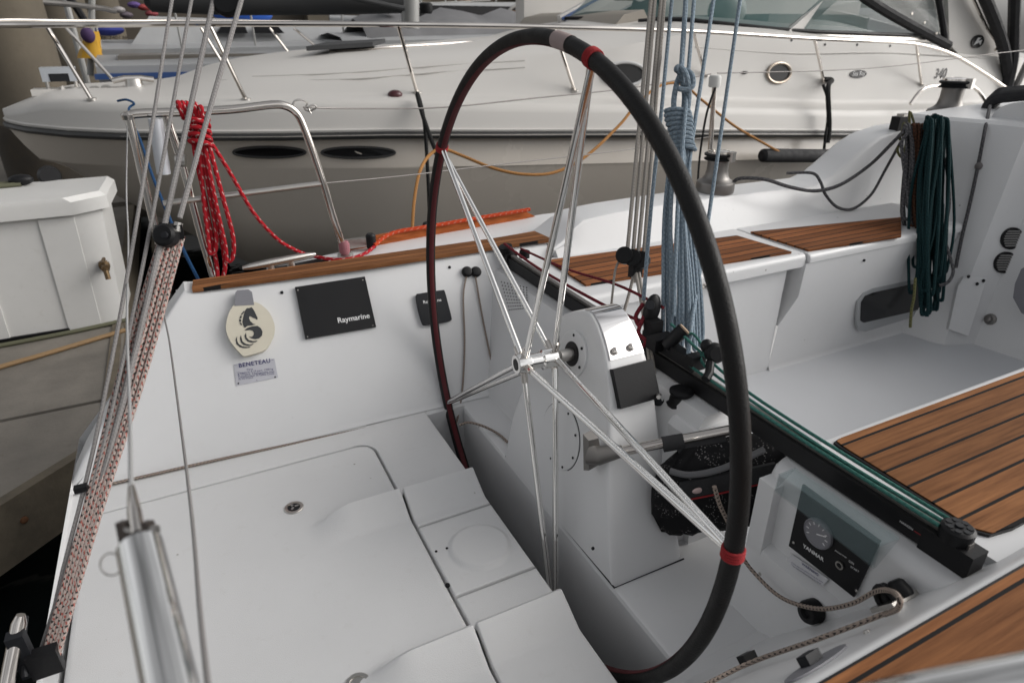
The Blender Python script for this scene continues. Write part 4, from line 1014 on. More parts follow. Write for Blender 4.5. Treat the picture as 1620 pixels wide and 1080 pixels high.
up_ = lambda a, b, k=.6: a+(a-b)*k                # carry a line on upwards out of the frame
def straight(x0, y0, x1, y1, d0, d1): a, b = oD(x0, y0, d0), oD(x1, y1, d1); return [up_(a, b, .35), a, a*.5+b*.5, b]
fall(straight(1030, 0, 992, 402, 1.9, dG), .006, M['r_sheet'], 'leftmost of the pale grey mainsheet falls rising from the black triple block', g)
fall(straight(1036, 0, 1001, 404, 1.9, dG), .006, M['r_sheet'], 'pale grey mainsheet fall second from the left above the black triple block', g)
fall(straight(1046, 0, 1009, 406, 1.9, dG), .006, M['r_sheet'], 'pale grey mainsheet fall second from the right above the black triple block', g)
fall(straight(1051, 0, 1018, 408, 1.9, dG), .006, M['r_sheet'], 'rightmost of the pale grey mainsheet falls rising from the black triple block', g)
fall([oD(985, 402, dG), oD(974, 425, dG), oD(970, 455, dG), oD(967, 484, dG+.02)], .0036, M['r_sheet'], 'short grey tail dropping left of the black triple block over the port seat front')
fall([oD(1003, 432, dG), oD(996, 462, dG), oD(985, 500, dG)], .005, M['r_sheet'], 'grey fall running down left behind the chrome pedestal top')
fall([oD(1006, 432, dG), oD(1018, 500, dG-.12), oD(1033, 612, dG-.2)], .0052, M['r_sheet'], 'left one of two grey falls from the triple block down to the white plinth', 'grey falls down to the plinth')
fall([oD(1011, 432, dG), oD(1023, 500, dG-.12), oD(1038, 612, dG-.2)], .0052, M['r_sheet'], 'right one of two grey falls from the triple block down to the white plinth', 'grey falls down to the plinth')
MB().tube([oD(1034, 604, dG-.2), oD(1037, 618, dG-.2), oD(1042, 628, 1.57)], .0055, 8).build('pad_eye', M['steel_dull'], YA)
# blocks on the traveller car
dC = 1.78
cb = thing('traveller_blocks', 'cluster of black blocks on the traveller car under the blue rope hank', 'pulley block', oD(1045, 555, dC))
MB().ell(oD(1031, 490, dC), .027, .017, .046, 18, 12, Matrix.Rotation(R(10), 4, 'Y')).build('block_cheek', M['black'], cb)
MB().lathe(oD(1028, 483, dC-.022), -FW, [(.014, 0), (.012, .006)], 14).build('sheave_pin', M['dkgrey'], cb)
MB().box(-.02, .022, -.015, .015, -.026, .026, Matrix.Translation(oD(1033, 520, dC))).bevel(.008, 2).build('block_strop', M['black'], cb)
MB().box(-.035, .035, -.02, .02, -.018, .016, Matrix.Translation(oD(1046, 540, dC-.03))).bevel(.007, 2).build('car_body', M['black'], cb)
a, b = oD(1052, 548, dC-.06), oD(1082, 521, dC-.08)
MB().tube([a, a*.3+b*.7, b], .018, 16, rs=[.015, .019, .019]).build('handle_grip', M['black'], cb)
MB().tube([b, b+(b-a)*.06], .0165, 14).build('grip_ring', mat('grip_ring_tan', (.35, .25, .17), .5), cb)
cc_ = thing('cam_block', 'small black cam block standing on the traveller right of the blue rope hank', 'pulley block', oD(1125, 575, 1.62))
MB().lathe(oD(1131, 558, 1.62), (-.35, -1, .3), [(.02, -.012), (.026, -.006), (.026, .008), (.018, .014)], 20).build('sheave', M['black'], cc_)
MB().ell(oD(1118, 547, 1.63), .016, .016, .018).build('block_head', M['black'], cc_)
MB().tube([oD(1124, 572, 1.62), oD(1122, 590, 1.6), oD(1116, 600, 1.59)], .011, 10).build('block_post', M['black'], cc_)
MB().box(-.022, .022, -.014, .014, -.02, .02, Matrix.Translation(oD(1100, 572, 1.66))).bevel(.005, 1).build('jaw_base', M['black'], cc_)

# ---- light blue rope hank
dB = 1.80
bl = []
random.seed(11)
top = [(1078, 175), (1086, 178)]
strand = [(1049, 560), (1056, 545), (1063, 556), (1069, 540), (1075, 552), (1080, 536), (1086, 548), (1091, 540), (1097, 552), (1101, 538), (1106, 546), (1112, 532)]
P = []
for i, (bx, by) in enumerate(strand):
    dd = dB+random.uniform(-.03, .03); mx = 1050+ (bx-1049)*.75+random.uniform(-6, 6)
    tx = 1068+i*1.9
    path = [oD(tx, 205, dB+random.uniform(-.012, .012)), oD(tx*.6+mx*.4-2, 262, dd), oD(mx, 350, dd), oD(bx*.7+mx*.3, 450, dd), oD(bx, by-12, dd)]
    if i % 2: path = path[::-1]
    P += path
    if not i % 2: P += [oD(bx+3, by, dd)]
hk_ = thing('blue_rope_hank', 'light blue rope hank whipped round its neck hanging above the traveller', 'rope', oD(1080, 550, dB))
MB().tube(spline(P, 6), .0058, 7).build('hanging_loops', M['r_blue'], hk_)
P = []
for k in range(9*10+1):
    a = 2*math.pi*k/10; y = 172+7.2*k/10; wdt = .031+.004*math.sin(k/14)
    c = oD(1071+1.2*k/10, y, dB); P.append(c+RT*(wdt*math.cos(a))+FW*(.022*math.sin(a)))
MB().tube(P, .0064, 7).build('neck_turns', M['r_blue'], hk_)
nk = MB(); nk.tube(spline([oD(1068, 190, dB), oD(1066, 160, dB-.01), oD(1072, 128, dB), oD(1082, 112, dB-.02), (oD(1094, 118, dB-.03)), oD(1096, 135, dB-.03), oD(1086, 142, dB-.03), oD(1072, 140, dB-.03)], 6), .0075, 8)
nk.tube(spline([oD(1080, 190, dB), oD(1083, 150, dB+.01), oD(1076, 118, dB-.02), oD(1070, 110, dB-.03), (oD(1076, 106, dB-.03)), oD(1086, 120, dB-.04), oD(1090, 150, dB-.02), oD(1086, 185, dB)], 6), .0075, 8)
nk.split('knot', M['r_blue'], hk_)
gB = 'light blue lines rising out of the frame'
fall(straight(1063, 0, 1046, 180, 1.95, 1.86)+[oD(1030, 330, 1.84), oD(1018, 475, 1.82)], .0056, M['r_blue'], 'leftmost light blue line beside the pale grey mainsheet falls', None, name='blue_line')
fall(straight(1085, 0, 1078, 108, 1.9, dB), .0072, M['r_blue'], 'thick light blue line from which the rope hank hangs by its knot', None, name='blue_line')
fall(straight(1098, 0, 1081, 215, 1.86, 1.76)+[oD(1072, 330, 1.76), oD(1066, 500, 1.77)], .0056, M['r_blue'], 'light blue line passing in front of the rope hank knot', None, name='blue_line')
fall(straight(1129, 0, 1092, 245, 1.9, 1.8)+[oD(1086, 330, 1.79)], .0056, M['r_blue'], 'light blue line slanting right of the rope hank to its waist', None, name='blue_line')
fall(straight(1171, 0, 1121, 345, 1.95, 1.9)+[oD(1107, 430, 1.85), oD(1096, 500, 1.75), oD(1088, 566, 1.66)], .0056, M['r_blue'], 'lone light blue line at right crossing in front of the nearer winch', None, name='blue_line')

# ---- control lines along the traveller
zt = -.786
tag(rope('traveller_line', [V((XTa+.002, .45, -.779)), V((XTa+.006, .8, zt+.002)), V((XTa+.006, 1.12, zt+.012)), V((XTa+.02, 1.2, -.745))], .0037, M['r_teal']), 'sea green line along the aft edge of the traveller beam, nearest the instrument panel', 'rope')
tag(rope('traveller_line', [V((XTa+.034, .45, -.779)), V((XTa+.033, .8, zt+.010)), V((XTa+.033, 1.0, -.762)), V((XTa+.03, 1.22, -.71))], .0037, M['r_teal']), 'sea green line along the forward edge of the traveller beam beside the cockpit sole', 'rope')
tag(rope('traveller_line', [V((XTa+.014, .45, -.776)), V((XTa+.02, .7, zt+.002)), V((XTa+.022, 1.05, -.768)), V((XTa+.04, 1.1, -.735)), oD(1110, 545, 1.66), oD(1096, 528, 1.70), oD(1080, 530, 1.7)], .0037, M['r_teal']), 'sea green line in the middle of the traveller looping up at the black cam block', 'rope')
tag(rope('traveller_line', [V((XTa+.004, 2.18, -.752)), V((XTa+.006, 1.9, -.767)), V((XTa+.01, 1.5, -.757)), V((XTa+.02, 1.3, -.74))], .005, M['r_maroon']), 'maroon line along the aft edge of the traveller beam left of the pedestal', 'rope')
tag(rope('traveller_line', [V((XTa+.045, 2.12, -.76)), V((XTa+.05, 1.8, -.74)), V((XTa+.055, 1.5, -.70)), V((XTa+.05, 1.28, -.69))], .0045, M['r_maroon']), 'maroon line stretched just above the traveller beam toward the port seat planking', 'rope')
tag(rope('traveller_line', [oD(1018, 480, 1.8), oD(1006, 500, 1.8), oD(1012, 515, 1.79), oD(1020, 498, 1.78), oD(1010, 525, 1.78), oD(1022, 540, 1.77), oD(1014, 550, 1.77)], .006, M['r_maroon']), 'tangle of maroon line beside the black blocks on the traveller car', 'rope')

# ---- mesh bag on the grab tube
bg_ = thing('rope_bag', 'black mesh rope bag with red piping hung on the grab tube right of the pedestal', 'bag', oX(1120, 830, 1.02))
A = GT0+(GT1-GT0)*.42; B_ = GT1+V((.01, -.01, 0))
dn = V((0, 0, -1)); out_ = V((-.02, -.05, 0))
bw = (B_-A).normalized(); sd_ = bw.cross(V((0, 0, 1))).normalized()
if sd_.y > 0: sd_ = -sd_
L_ = (B_-A).length
rows = []
for h, th, ex in ((-.015, .012, -.01), (-.045, .035, .01), (-.075, .05, .035), (-.13, .055, .05), (-.2, .05, .045), (-.25, .042, .02), (-.275, .02, -.02)):
    row = []
    for k in range(28):
        a = 2*math.pi*k/28; cx_, sy_ = math.cos(a), math.sin(a)
        cx_ = math.copysign(abs(cx_)**.5, cx_); sy_ = math.copysign(abs(sy_)**.7, sy_)
        wob = .006*math.sin(k*2.7+h*60)
        row.append(A+bw*(L_*.55+cx_*(L_*.62+ex)+.05)+sd_*(sy_*th+wob+.012)+dn*(-h))
    rows.append(row)
mb = MB(); vv = mb.grid(rows, close_u=True); mb.bm.faces.new(vv[-1]); mb.bm.faces.new(vv[0]); mb.build('mesh_body', M['mesh'], bg_, ang=70)
for k, t in enumerate((.42, .52)):
    c = GT0+(GT1-GT0)*t; MB().tube([c+V((0, 0, -.004 if k == 0 else -.024)), c+bw*(.05 if k == 0 else L_*.5)+V((0, 0, -.004 if k == 0 else -.024))], .019, 14).build('hanging_loop', M['fabric'], bg_)
fr = lambda u, h, o=.07: A+bw*(L_*(.05+u*1.05))+sd_*o+dn*h
mb = MB(); mb.prism([fr(.1, .075, .062), fr(1.0, .06, .062), fr(1.0, .105, .067), fr(.1, .12, .067)], sd_*.008); mb.bevel(.003, 1); mb.build('bag_flap', M['fabric'], bg_)
MB().tube([fr(.08, .125, .072), fr(.5, .118, .075), fr(1.02, .108, .072)], .0022, 6).build('red_piping', M['redcord'], bg_)
MB().ell(fr(.28, .098, .075), .018, .004, .008, 16, 8, Matrix.Rotation(R(12), 4, 'Y')).build('bag_badge', mat('pink_badge', (.5, .38, .37), .5), bg_)
MB().tube(spline([fr(.02, .055, .04), fr(.2, .06, .06), fr(.5, .052, .066), fr(.9, .03, .05)], 5), .008, 8).build('bag_hem', mat('grey_webbing', (.12, .12, .125), .8, bump=.8, bscale=300), bg_)
tag(rope('flecked_tail', [fr(.42, .085, .085), fr(.5, .14, .09), fr(.62, .2, .09), fr(.72, .25, .085)], .0055, M['r_fleck']), 'short beige flecked rope tail dangling in front of the black mesh bag', 'rope')

# ---- coils hung on the forward coaming
def coil(name, label, m, cx_, top, bot, spread, n, d, r, seed, sx=0, jit=.02):
    random.seed(seed); P = []
    for i in range(n):
        t = i/(n-1)-.5; dd = d+random.uniform(-jit, jit)
        xt = cx_+t*spread*.8+random.uniform(-3, 3); xb = cx_+sx+t*spread*.8+random.uniform(-12, 12); yb = bot-random.uniform(0, 75); yt = top+random.uniform(-3, 5)
        P += [oD(xt-2, yt+14, dd), oD(xt+1, yt, dd-.01), oD(xt+4, yt+14, dd-.02), oD((xt+xb)/2+4+random.uniform(-11, 11), (yt+yb)/2+random.uniform(-40, 40), dd-.03), oD(xb+6, yb-12, dd-.02), oD(xb+1, yb, dd-.01), oD(xb-5, yb-12, dd), oD((xt+xb)/2-4+random.uniform(-11, 11), (yt+yb)/2+10+random.uniform(-40, 40), dd+.01)]
    o = MB().tube(spline(P, 5), r, 6).build(name, m); return tag(o, label, 'rope')
coil('rope_coil', 'grey flecked rope coil at the left of the bunch on the forward coaming', M['r_dgrey'], 1440, 196, 392, 24, 9, 3.00, .0078, 3, 6)
coil('rope_coil', 'brown rope coil mostly hidden behind the dark green coil on the coaming', M['r_brown'], 1456, 200, 395, 26, 6, 3.0, .0085, 4, 2)
coil('rope_coil', 'big dark green rope coil at the front of the bunch on the forward coaming', M['r_green'], 1480, 188, 496, 44, 20, 2.93, .0068, 5, -12, .055)
coil('rope_coil', 'small olive rope coil peeping out above the grey one beside the clutch', M['r_olive'], 1432, 198, 268, 12, 3, 3.05, .006, 6, -2)
tag(rope('hanging_rope', [oD(1496, 250, 2.92), oD(1502, 320, 2.9), oD(1494, 370, 2.9), oD(1504, 410, 2.88), oD(1508, 430, 2.87), oD(1500, 446, 2.87), oD(1486, 452, 2.88)], .007, M['r_dgrey']), 'dark grey rope bight swinging out to the right of the green coil', 'rope')
tag(rope('hanging_rope', [oD(1448, 440, 2.86), oD(1446, 470, 2.84), oD(1442, 490, 2.83), oD(1440, 518, 2.82)], .006, M['r_olive']), 'olive rope tail hanging below the coils beside the port window', 'rope')
tag(rope('hanging_rope', [oD(1566, 168, 3.2), BH(1560, 205, .02), BH(1549, 260, .015), BH(1536, 320, .012), BH(1522, 380, .012), BH(1513, 424, .012)], .0075, M['r_dgrey']), 'grey rope hanging straight down the white bulkhead, knotted halfway', 'rope')
MB().ell(BH(1549, 264, .012), .016, .016, .018).build('rope_knot', M['r_dgrey'], [o for o in bpy.data.objects if o.name.startswith('hanging_rope')][-1])
tag(rope('jib_sheet', [V((2.28, 2.26, -.655)), oY(1168, 283, 2.24), oY(1190, 282, 2.2), oY(1215, 285, 2.16), oY(1250, 296, 2.12), oY(1290, 302, 2.11), oY(1330, 292, 2.11), oY(1375, 262, 2.12), oD(1410, 228, 3.05), oD(1432, 205, 3.06)], .0085, M['r_dgrey']), 'dark grey jib sheet drooping from the nearer winch to the rope coils', 'rope')
tag(rope('jib_sheet', [oY(1245, 274, 2.25), oY(1285, 274, 2.2), oY(1298, 288, 2.15), oY(1306, 308, 2.12), oY(1325, 328, 2.11), oY(1350, 330, 2.11), oY(1378, 308, 2.11), oY(1400, 270, 2.11), oD(1425, 225, 3.04)], .0072, M['r_dgrey']), 'thinner grey sheet looping low down the coaming face beneath the other sheet', 'rope')
p = oY(1424, 200, 2.25); rcl = MB().box(-.05, .05, -.025, .025, -.02, .05, Matrix.Translation(p)).bevel(.012, 2).build('rope_clutch', M['black'], YA)
MB().box(-.02, .05, -.02, .02, .05, .062, Matrix.Translation(p)).bevel(.004, 1).build('clutch_lever', M['steel_dull'], rcl)

# ---- red rope on the quarter rail
yR = -.035
P = []
random.seed(5)
bots = [(346, 440, 300), (333, 400, 308), (360, 412, 318)]
for i, (bx, by, tx) in enumerate(bots):
    dy = yR-.012*i
    P += [PY(tx-2, 176, dy+.05), PY(tx, 170, dy), PY(tx+2, 185, dy), PY(tx+8, 240, dy), PY((tx+bx)/2+2, 320, dy), PY(bx-4, by-25, dy), PY(bx-1, by, dy), PY(bx+8, by-6, dy), PY(bx+8, by-40, dy), PY((tx+bx)/2+10, 300, dy), PY(tx+10, 220, dy)]
rr = thing('red_rope_coil', 'red rope with white flecks hung in a long coil from the quarter rail', 'rope', PY(345, 440))
MB().tube(spline(P, 6), .0075, 7).build('hanging_loops', M['r_red'], rr)
P = []
for k in range(5*10+1):
    a = 2*math.pi*k/10; c = PY(283+5.5*k/10*1.2, 174+.5*k/10); P.append(c+V((.0, .024*math.cos(a), .024*math.sin(a))))
MB().tube(P, .0078, 7).build('rail_turns', M['r_red'], rr)
P = []
for k in range(4*10+1):
    a = 2*math.pi*k/10; c = PY(312+1.5*k/10, 186+11*k/10, yR-.02); P.append(c+RT*(.032*math.cos(a))+FW*(.03*math.sin(a)))
MB().tube(P, .0078, 7).build('neck_turns', M['r_red'], rr)
MB().tube(spline([PY(320, 208, yR), PY(338, 232, yR), PY(365, 275, yR), PY(400, 335, yR), PY(435, 375, yR), PY(460, 392, -.02), oZ(490, 404, -.775), oZ(540, 411, -.785), oZ(575, 402, -.785), oZ(592, 390, -.78)], 6), .0068, 7).build('tail', M['r_red'], rr)
tr_ = [oZ(592, 388, -.775)]+[V((x, y-.008, -.755)) for x, y in ((.72, 2.535), (.9, 2.562), (1.2, 2.60), (1.40, 2.622))]
tag(rope('toe_rail_rope', tr_, .0085, M['r_orange']), 'orange red rope laid along the teak toe rail of the yacht', 'rope')

# ---- backstay tackle at the left
def TD(x, y, d): return oD(x, y, d)
bot_d, mid_d, top_d = 1.32, 1.46, 1.62
gt = 'grey falls of the backstay tackle'
for (x0, y0, x1, y1, lab, r) in ((272, 0, 70, 1035, 'leftmost grey line of the backstay tackle, crossing the dock box corner', .0042), (303, 0, 64, 1030, 'grey line second from the left in the backstay tackle', .0042), (338, 0, 74, 1025, 'thickest grey line of the backstay tackle, running the whole height of the view', .0062)):
    a, b = TD(x0, y0, top_d), TD(x1, y1, bot_d)
    if x0 == 272: mid = TD(208, 400, 1.44); P = [up_(a, mid, .3), a, mid, TD(150, 700, 1.38), TD(100, 900, 1.34), b]
    elif x0 == 303: P = [up_(a, TD(234, 400, 1.45), .3), a, TD(234, 380, 1.45), TD(165, 700, 1.38), TD(105, 900, 1.34), b]
    else: P = [up_(a, TD(255, 380, 1.45), .3), a, TD(255, 380, 1.45), TD(172, 720, 1.38), b]
    fall(P, r, M['r_grey'], lab, gt, name='backstay_line')
bb = thing('backstay_block', 'black tackle block holding the red and black flecked rope, left of the cockpit', 'pulley block', TD(268, 372, mid_d))
fall([up_(TD(376, 20, 1.6), TD(285, 345, mid_d), .3), TD(376, 20, 1.6), TD(330, 180, 1.53), TD(284, 345, mid_d)], .0058, M['r_grey'], 'grey line crossing the others from upper right down to the black tackle block', None, name='backstay_line')
MB().box(-.03, .025, -.012, .012, -.02, .012, Matrix.Translation(TD(270, 364, mid_d))).bevel(.005, 1).build('block_cheek', M['black'], bb)
MB().lathe(TD(261, 372, mid_d-.016), -FW, [(.024, -.02), (.026, -.012), (.026, .006), (.02, .012)], 20).build('sheave', M['black'], bb)
MB().lathe(TD(261, 372, mid_d-.03), -FW, [(.008, 0), (.007, .006)], 12).build('sheave_pin', M['dkgrey'], bb)
MB().tube([TD(283, 352, mid_d), TD(280, 366, mid_d)], .009, 10).build('ferrule', M['steel_dull'], bb)
gk = 'flecked parts of the backstay tackle'
labs = ['leftmost', 'second from the left', 'middle', 'second from the right', 'rightmost']
for i in range(5):
    xt = 256+i*8.2; xb = 64+i*5.2
    a, b = TD(xt, 374, mid_d+.004*i), TD(xb+6, 1036, bot_d-.01)
    P = [a, a*.66+b*.34+RT*(.0035*(i-2)), a*.33+b*.67, b]
    fall(P, .0058, M['r_tackle'], labs[i]+' of the red and black flecked tackle ropes below the black block', gk, name='tackle_rope')
mb = MB(); mb.box(-.012, .012, -.008, .008, -.006, .006, Matrix.Translation(TD(128, 772, 1.35))).bevel(.002, 1); mb.build('line_clip', M['black'], bb)
# lower block and rigging screw
lb = thing('lower_backstay_block', 'black block and steel rigging screw at the bottom left corner', 'pulley block', TD(55, 1075, 1.28))
MB().box(-.025, .028, -.012, .012, -.03, .03, Matrix.Translation(TD(70, 1046, 1.30))).bevel(.007, 2).build('block_cheek', M['black'], lb)
MB().box(-.02, .01, -.012, .012, -.05, .06, Matrix.Translation(TD(43, 1035, 1.29))).bevel(.006, 1).build('block_frame', M['dkgrey'], lb)
MB().tube([TD(33, 972, 1.28), TD(30, 985, 1.28), TD(16, 1055, 1.26), TD(10, 1085, 1.25)], .013, 16, rs=[.008, .0135, .0135, .013]).build('rigging_screw', M['steel'], lb)
MB().tube([TD(40, 975, 1.3), TD(36, 1010, 1.3), TD(40, 1070, 1.28)], .006, 8).build('rigging_pin', M['dkgrey'], lb)
# transom edge strip
mb = MB(); mb.box(-.475, -.442, .3, 2.0, -1.5, ZD-.004).bevel(.004, 1); mb.build('transom_edge', M['gel'], YA)
# ================================================================ THE MOTOR CRUISER ALONGSIDE
CR = thing('motor_cruiser', 'white motor cruiser with taupe hull and steel bow rail moored alongside', 'motorboat', (3.5, 5.75, -1.95))
YC = 5.75
def interp(tab, x):
    if x <= tab[0][0]: return tab[0][1]
    for (a, u), (b, v) in zip(tab, tab[1:]):
        if x <= b:
            t = (x-a)/(b-a); return u+(v-u)*t
    return tab[-1][1]
def smooth(tab, x):
    h = .15; return (interp(tab, x-h)+2*interp(tab, x)+interp(tab, x+h))/4
HB = [(-1.02, .03), (-.98, .18), (-.85, .42), (-.6, .70), (-.3, .93), (.1, 1.15), (.6, 1.36), (1.2, 1.53), (2, 1.67), (3, 1.745), (4, 1.76), (9.2, 1.74)]
ZR = [(-1.02, -.585), (-.5, -.60), (.2, -.605), (1.2, -.612), (2.2, -.655), (3.45, -.72), (5.4, -.848), (7.4, -.93), (9.2, -.98)]
xs = [-1.02, -.985, -.93, -.85, -.72, -.6, -.45, -.3, -.1, .1, .35, .6, .9, 1.2, 1.6, 2, 2.5, 3, 3.5, 4, 4.7, 5.4, 6.2, 7, 7.8, 8.6, 9.2]
STEM = [(-1.02, -.60), (-.9, -.74), (-.7, -.93), (-.4, -1.16), (0, -1.42), (.4, -1.68), (.9, -1.92), (1.6, -2.1), (9.2, -2.2)]
rowsH, rowsD, rowsR = [], [], []
for x in xs:
    b = interp(HB, x) if x < 0 else smooth(HB, x); z = smooth(ZR, x); k = interp(STEM, x)
    fl = min(1, max(0, (x+1.02)/2.2))
    zk = max(k, z-.21); bk = b*(.72+.27*fl)*(1 if x > -.95 else .9)
    zch = max(k+.02, -1.62); bch = b*(.22+.62*fl**1.2)
    if zch > zk-.05: zch = zk-.05*fl-.002; bch = bk*.8
    kz = min(k, zch-.004)
    half = [(b*.985, z-.012), (b*.96, z-.035), (bk, zk), (bk-.012, zk-.014), ((bk+bch)/2+.02*fl, (zk+zch)/2), (bch, zch), (0, kz)]
    rowsH.append([V((x, YC-h, q)) for h, q in half]+[V((x, YC+h, q)) for h, q in half[::-1][1:]])
    CT = interp([(-1.02, 0), (-.2, .01), (.1, .05), (.33, .13), (.65, .20), (1.04, .235), (1.44, .268), (1.93, .305), (2.45, .365), (3.07, .44), (3.3, .52), (3.8, .64), (4.6, .70), (6.4, .72), (7.0, .60), (9.2, .55)], x)
    st_ = min(1, max(0, (x-1.0)/2.0))
    gz = .19*min(1, (x+1.05)/.5+.25)
    sh = min(.9, b*.62)
    d = [(b, z), (b*.992, z+.02), (b-.02*fl-.01, z+gz*.7), (b-.05*fl-.01, z+gz*.95), (max(b-.09, b*.55), z+gz+.012), (max(b-.2, b*.5), z+gz+.02), (max(b-.27, b*.45), z+gz+.025+CT*.08), (max(b-lerp(st_, .58, .37), b*.5), z+gz+.02+CT*lerp(st_, .70, .80)), (max(b-1.0, b*.28), z+gz+.025+CT*.95), (0, z+gz+.03+CT)]
    rowsD.append([V((x, YC-h, q)) for h, q in d]+[V((x, YC+h, q)) for h, q in d[::-1][1:]])
    c0 = V((x, YC, 0)); rowsR.append((b, z))
mb = MB(); mb.grid(rowsH); mb.build('hull', M['cr_hull'], CR, ang=50)
mb = MB(); mb.grid(rowsD); mb.build('deck', M['cr_white'], CR, ang=60)
for s in (-1, 1):
    P = [V((x, YC+s*(b+.004), z-.006)) for x, (b, z) in zip(xs, rowsR)]
    MB().tube(P, .021, 8).build('rub_rail', M['cr_rub'], CR)
    P = [V((x, YC+s*(b+.016), z-.003)) for x, (b, z) in zip(xs, rowsR)]
    MB().tube(P, .009, 6).build('rub_strake', mat('pale_vinyl_strake', (.34, .32, .29), .45), CR)
    P = [V((x, YC+s*(b-.004), z+.028)) for x, (b, z) in zip(xs, rowsR)]
    MB().tube(P, .012, 6).build('deck_moulding', M['cr_white'], CR)
def bA(x): return smooth(HB, x)
def deckpt(px, py):                           # first hit of a photo ray with the near deck surface
    r = ray(px, py).normalized(); best = None
    for q in range(len(rowsD)-1):
        for j in range(9):
            a, b, c, d = rowsD[q][j], rowsD[q][j+1], rowsD[q+1][j+1], rowsD[q+1][j]
            for t in ((a, b, c), (a, c, d)):
                from mathutils.geometry import intersect_ray_tri
                h = intersect_ray_tri(*t, r, V((0, 0, 0)), True)
                if h and (best is None or h.length < best[0].length):
                    n = (t[1]-t[0]).cross(t[2]-t[0]).normalized()
                    if n.dot(r) > 0: n = -n
                    best = (h, n)
    return best
def hullpt(px, py):
    from mathutils.geometry import intersect_ray_tri
    r = ray(px, py).normalized(); best = None
    for q in range(len(rowsH)-1):
        for j in range(7):
            a, b, c, d = rowsH[q][j], rowsH[q][j+1], rowsH[q+1][j+1], rowsH[q+1][j]
            for t in ((a, b, c), (a, c, d)):
                h = intersect_ray_tri(*t, r, V((0, 0, 0)), True)
                if h and (best is None or h.length < best[0].length):
                    n = (t[1]-t[0]).cross(t[2]-t[0]).normalized()
                    if n.dot(r) > 0: n = -n
                    best = (h, n)
    return best
def hp(x, y, Y): q = deckpt(x, y); return q if q else (oY(x, y, Y), V((0, -1, .3)).normalized())
# hull windows
def oval(c, n, w, h, mb, t, n_=32, up=V((0, 0, 1)), p=1.0):
    u = up.cross(n).normalized(); v = n.cross(u)
    P = [c+u*w*math.copysign(abs(math.cos(2*math.pi*k/n_))**p, math.cos(2*math.pi*k/n_))+v*h*math.copysign(abs(math.sin(2*math.pi*k/n_))**p, math.sin(2*math.pi*k/n_)) for k in range(n_)]
    mb.prism(P, n*t); return mb
for x0, x1, y in ((370, 484, 240.5), (509, 625, 241)):
    a, b = hullpt(x0, y), hullpt(x1, y); c, n = hullpt((x0+x1)/2, y); u = (b[0]-a[0]); c = (a[0]+b[0])/2
    n = u.cross(V((0, 0, 1))).normalized()
    if n.y > 0: n = -n
    mb = MB(); P = []
    for k in range(36):
        th = 2*math.pi*k/36; P.append(hullpt((x0+x1)/2+(x1-x0)/2*math.cos(th), y+8.5*math.sin(th))[0]+n*.004)
    mb.face(P); mb.prism([q for q in P], n*.006); hw_ = mb.build('hull_window', M['cr_dark'], CR, smooth=False); MB().tube([q+n*.008 for q in P], .008, 6, closed=True).build('window_gasket', M['cr_rub'], hw_)
# portholes, badges
def port(px, py, w, h, ringm, name='porthole', pane=M['cr_dark'], rw=.022):
    c, n = hp(px, py, 4.15); n = (n+V((0, -.3, 0))).normalized(); mb = MB()
    u = V((0, 0, 1)).cross(n).normalized(); v = n.cross(u)
    mb.tube([c+n*.012+u*(w+rw*.5)*math.cos(2*math.pi*k/36)+v*(h+rw*.5)*math.sin(2*math.pi*k/36) for k in range(36)], rw*.55, 8, closed=True)
    o = mb.build(name, ringm, CR); m2 = MB(); oval(c+n*.002, n, w, h, m2, .006); m2.build('pane', pane, o, smooth=False); return o
port(1231, 116, .125, .066, mat('bronze_tinted_steel', (.42, .36, .3), .35, metal=.8))
port(987, 118, .17, .072, mat('white_port_ring', (.5, .5, .5), .4))
def badge(px, py, w, h):
    c, n = hp(px, py, 4.15); m2 = MB(); oval(c+n*.001, n, w, h, m2, .006); return m2.build('maker_badge', M['cr_dark'], CR, smooth=False), c, n
bo, c, n = badge(1357, 117.5, .115, .034)
u = V((0, 0, 1)).cross(n).normalized(); u = u if u.x > 0 else -u; v = n.cross(u); v = v if v.z > 0 else -v
textfit('badge_lettering', 'Sea Ray', M['white_ink'], c+n*.0085-u*.085-v*.014, c+n*.0085+u*.085-v*.014, v, bo, shear=.3)
c, n = hp(1486, 117, 4.15); u = V((1, 0, 0)); u = (u-n*u.dot(n)).normalized(); v = n.cross(u); v = v if v.z > 0 else -v
textfit('model_number', '340', M['cr_dark'], c+n*.004-u*.09-v*.04, c+n*.004+u*.09-v*.04, v, CR, shear=.4, bold=.02)
mb = MB(); c, n = hp(625, 150, 4.3); MB().ell(c, .05, .04, .03).build('deck_light', mat('maroon_lens', (.06, .012, .016), .3), CR)
for q in ((1305-0, 71), (1356, 71), (1408, 73), (1252, 64)):
    c, n = hp(q[0], q[1], 4.4); MB().lathe(c, n, [(.012, -.002), (.01, .006)], 8).build('canvas_stud', M['dkgrey'], CR)
for q in ((1178, 115),): c, n = hp(*q, 4.2); MB().ell(c, .035, .02, .012).build('vent_cap', M['dkgrey'], CR)
# moulded feature lines on the cabin side
for pl in (((400, 121), (540, 116), (700, 104), (830, 96)), ((350, 127), (540, 126), (700, 114), (830, 107)), ((1100, 75), (1250, 85), (1400, 84), (1560, 92))):
    P = [hp(x, y, 4.5)[0] for x, y in pl]; MB().tube(spline(P, 6), .006, 6).build('cabin_moulding', M['cr_white'], CR)
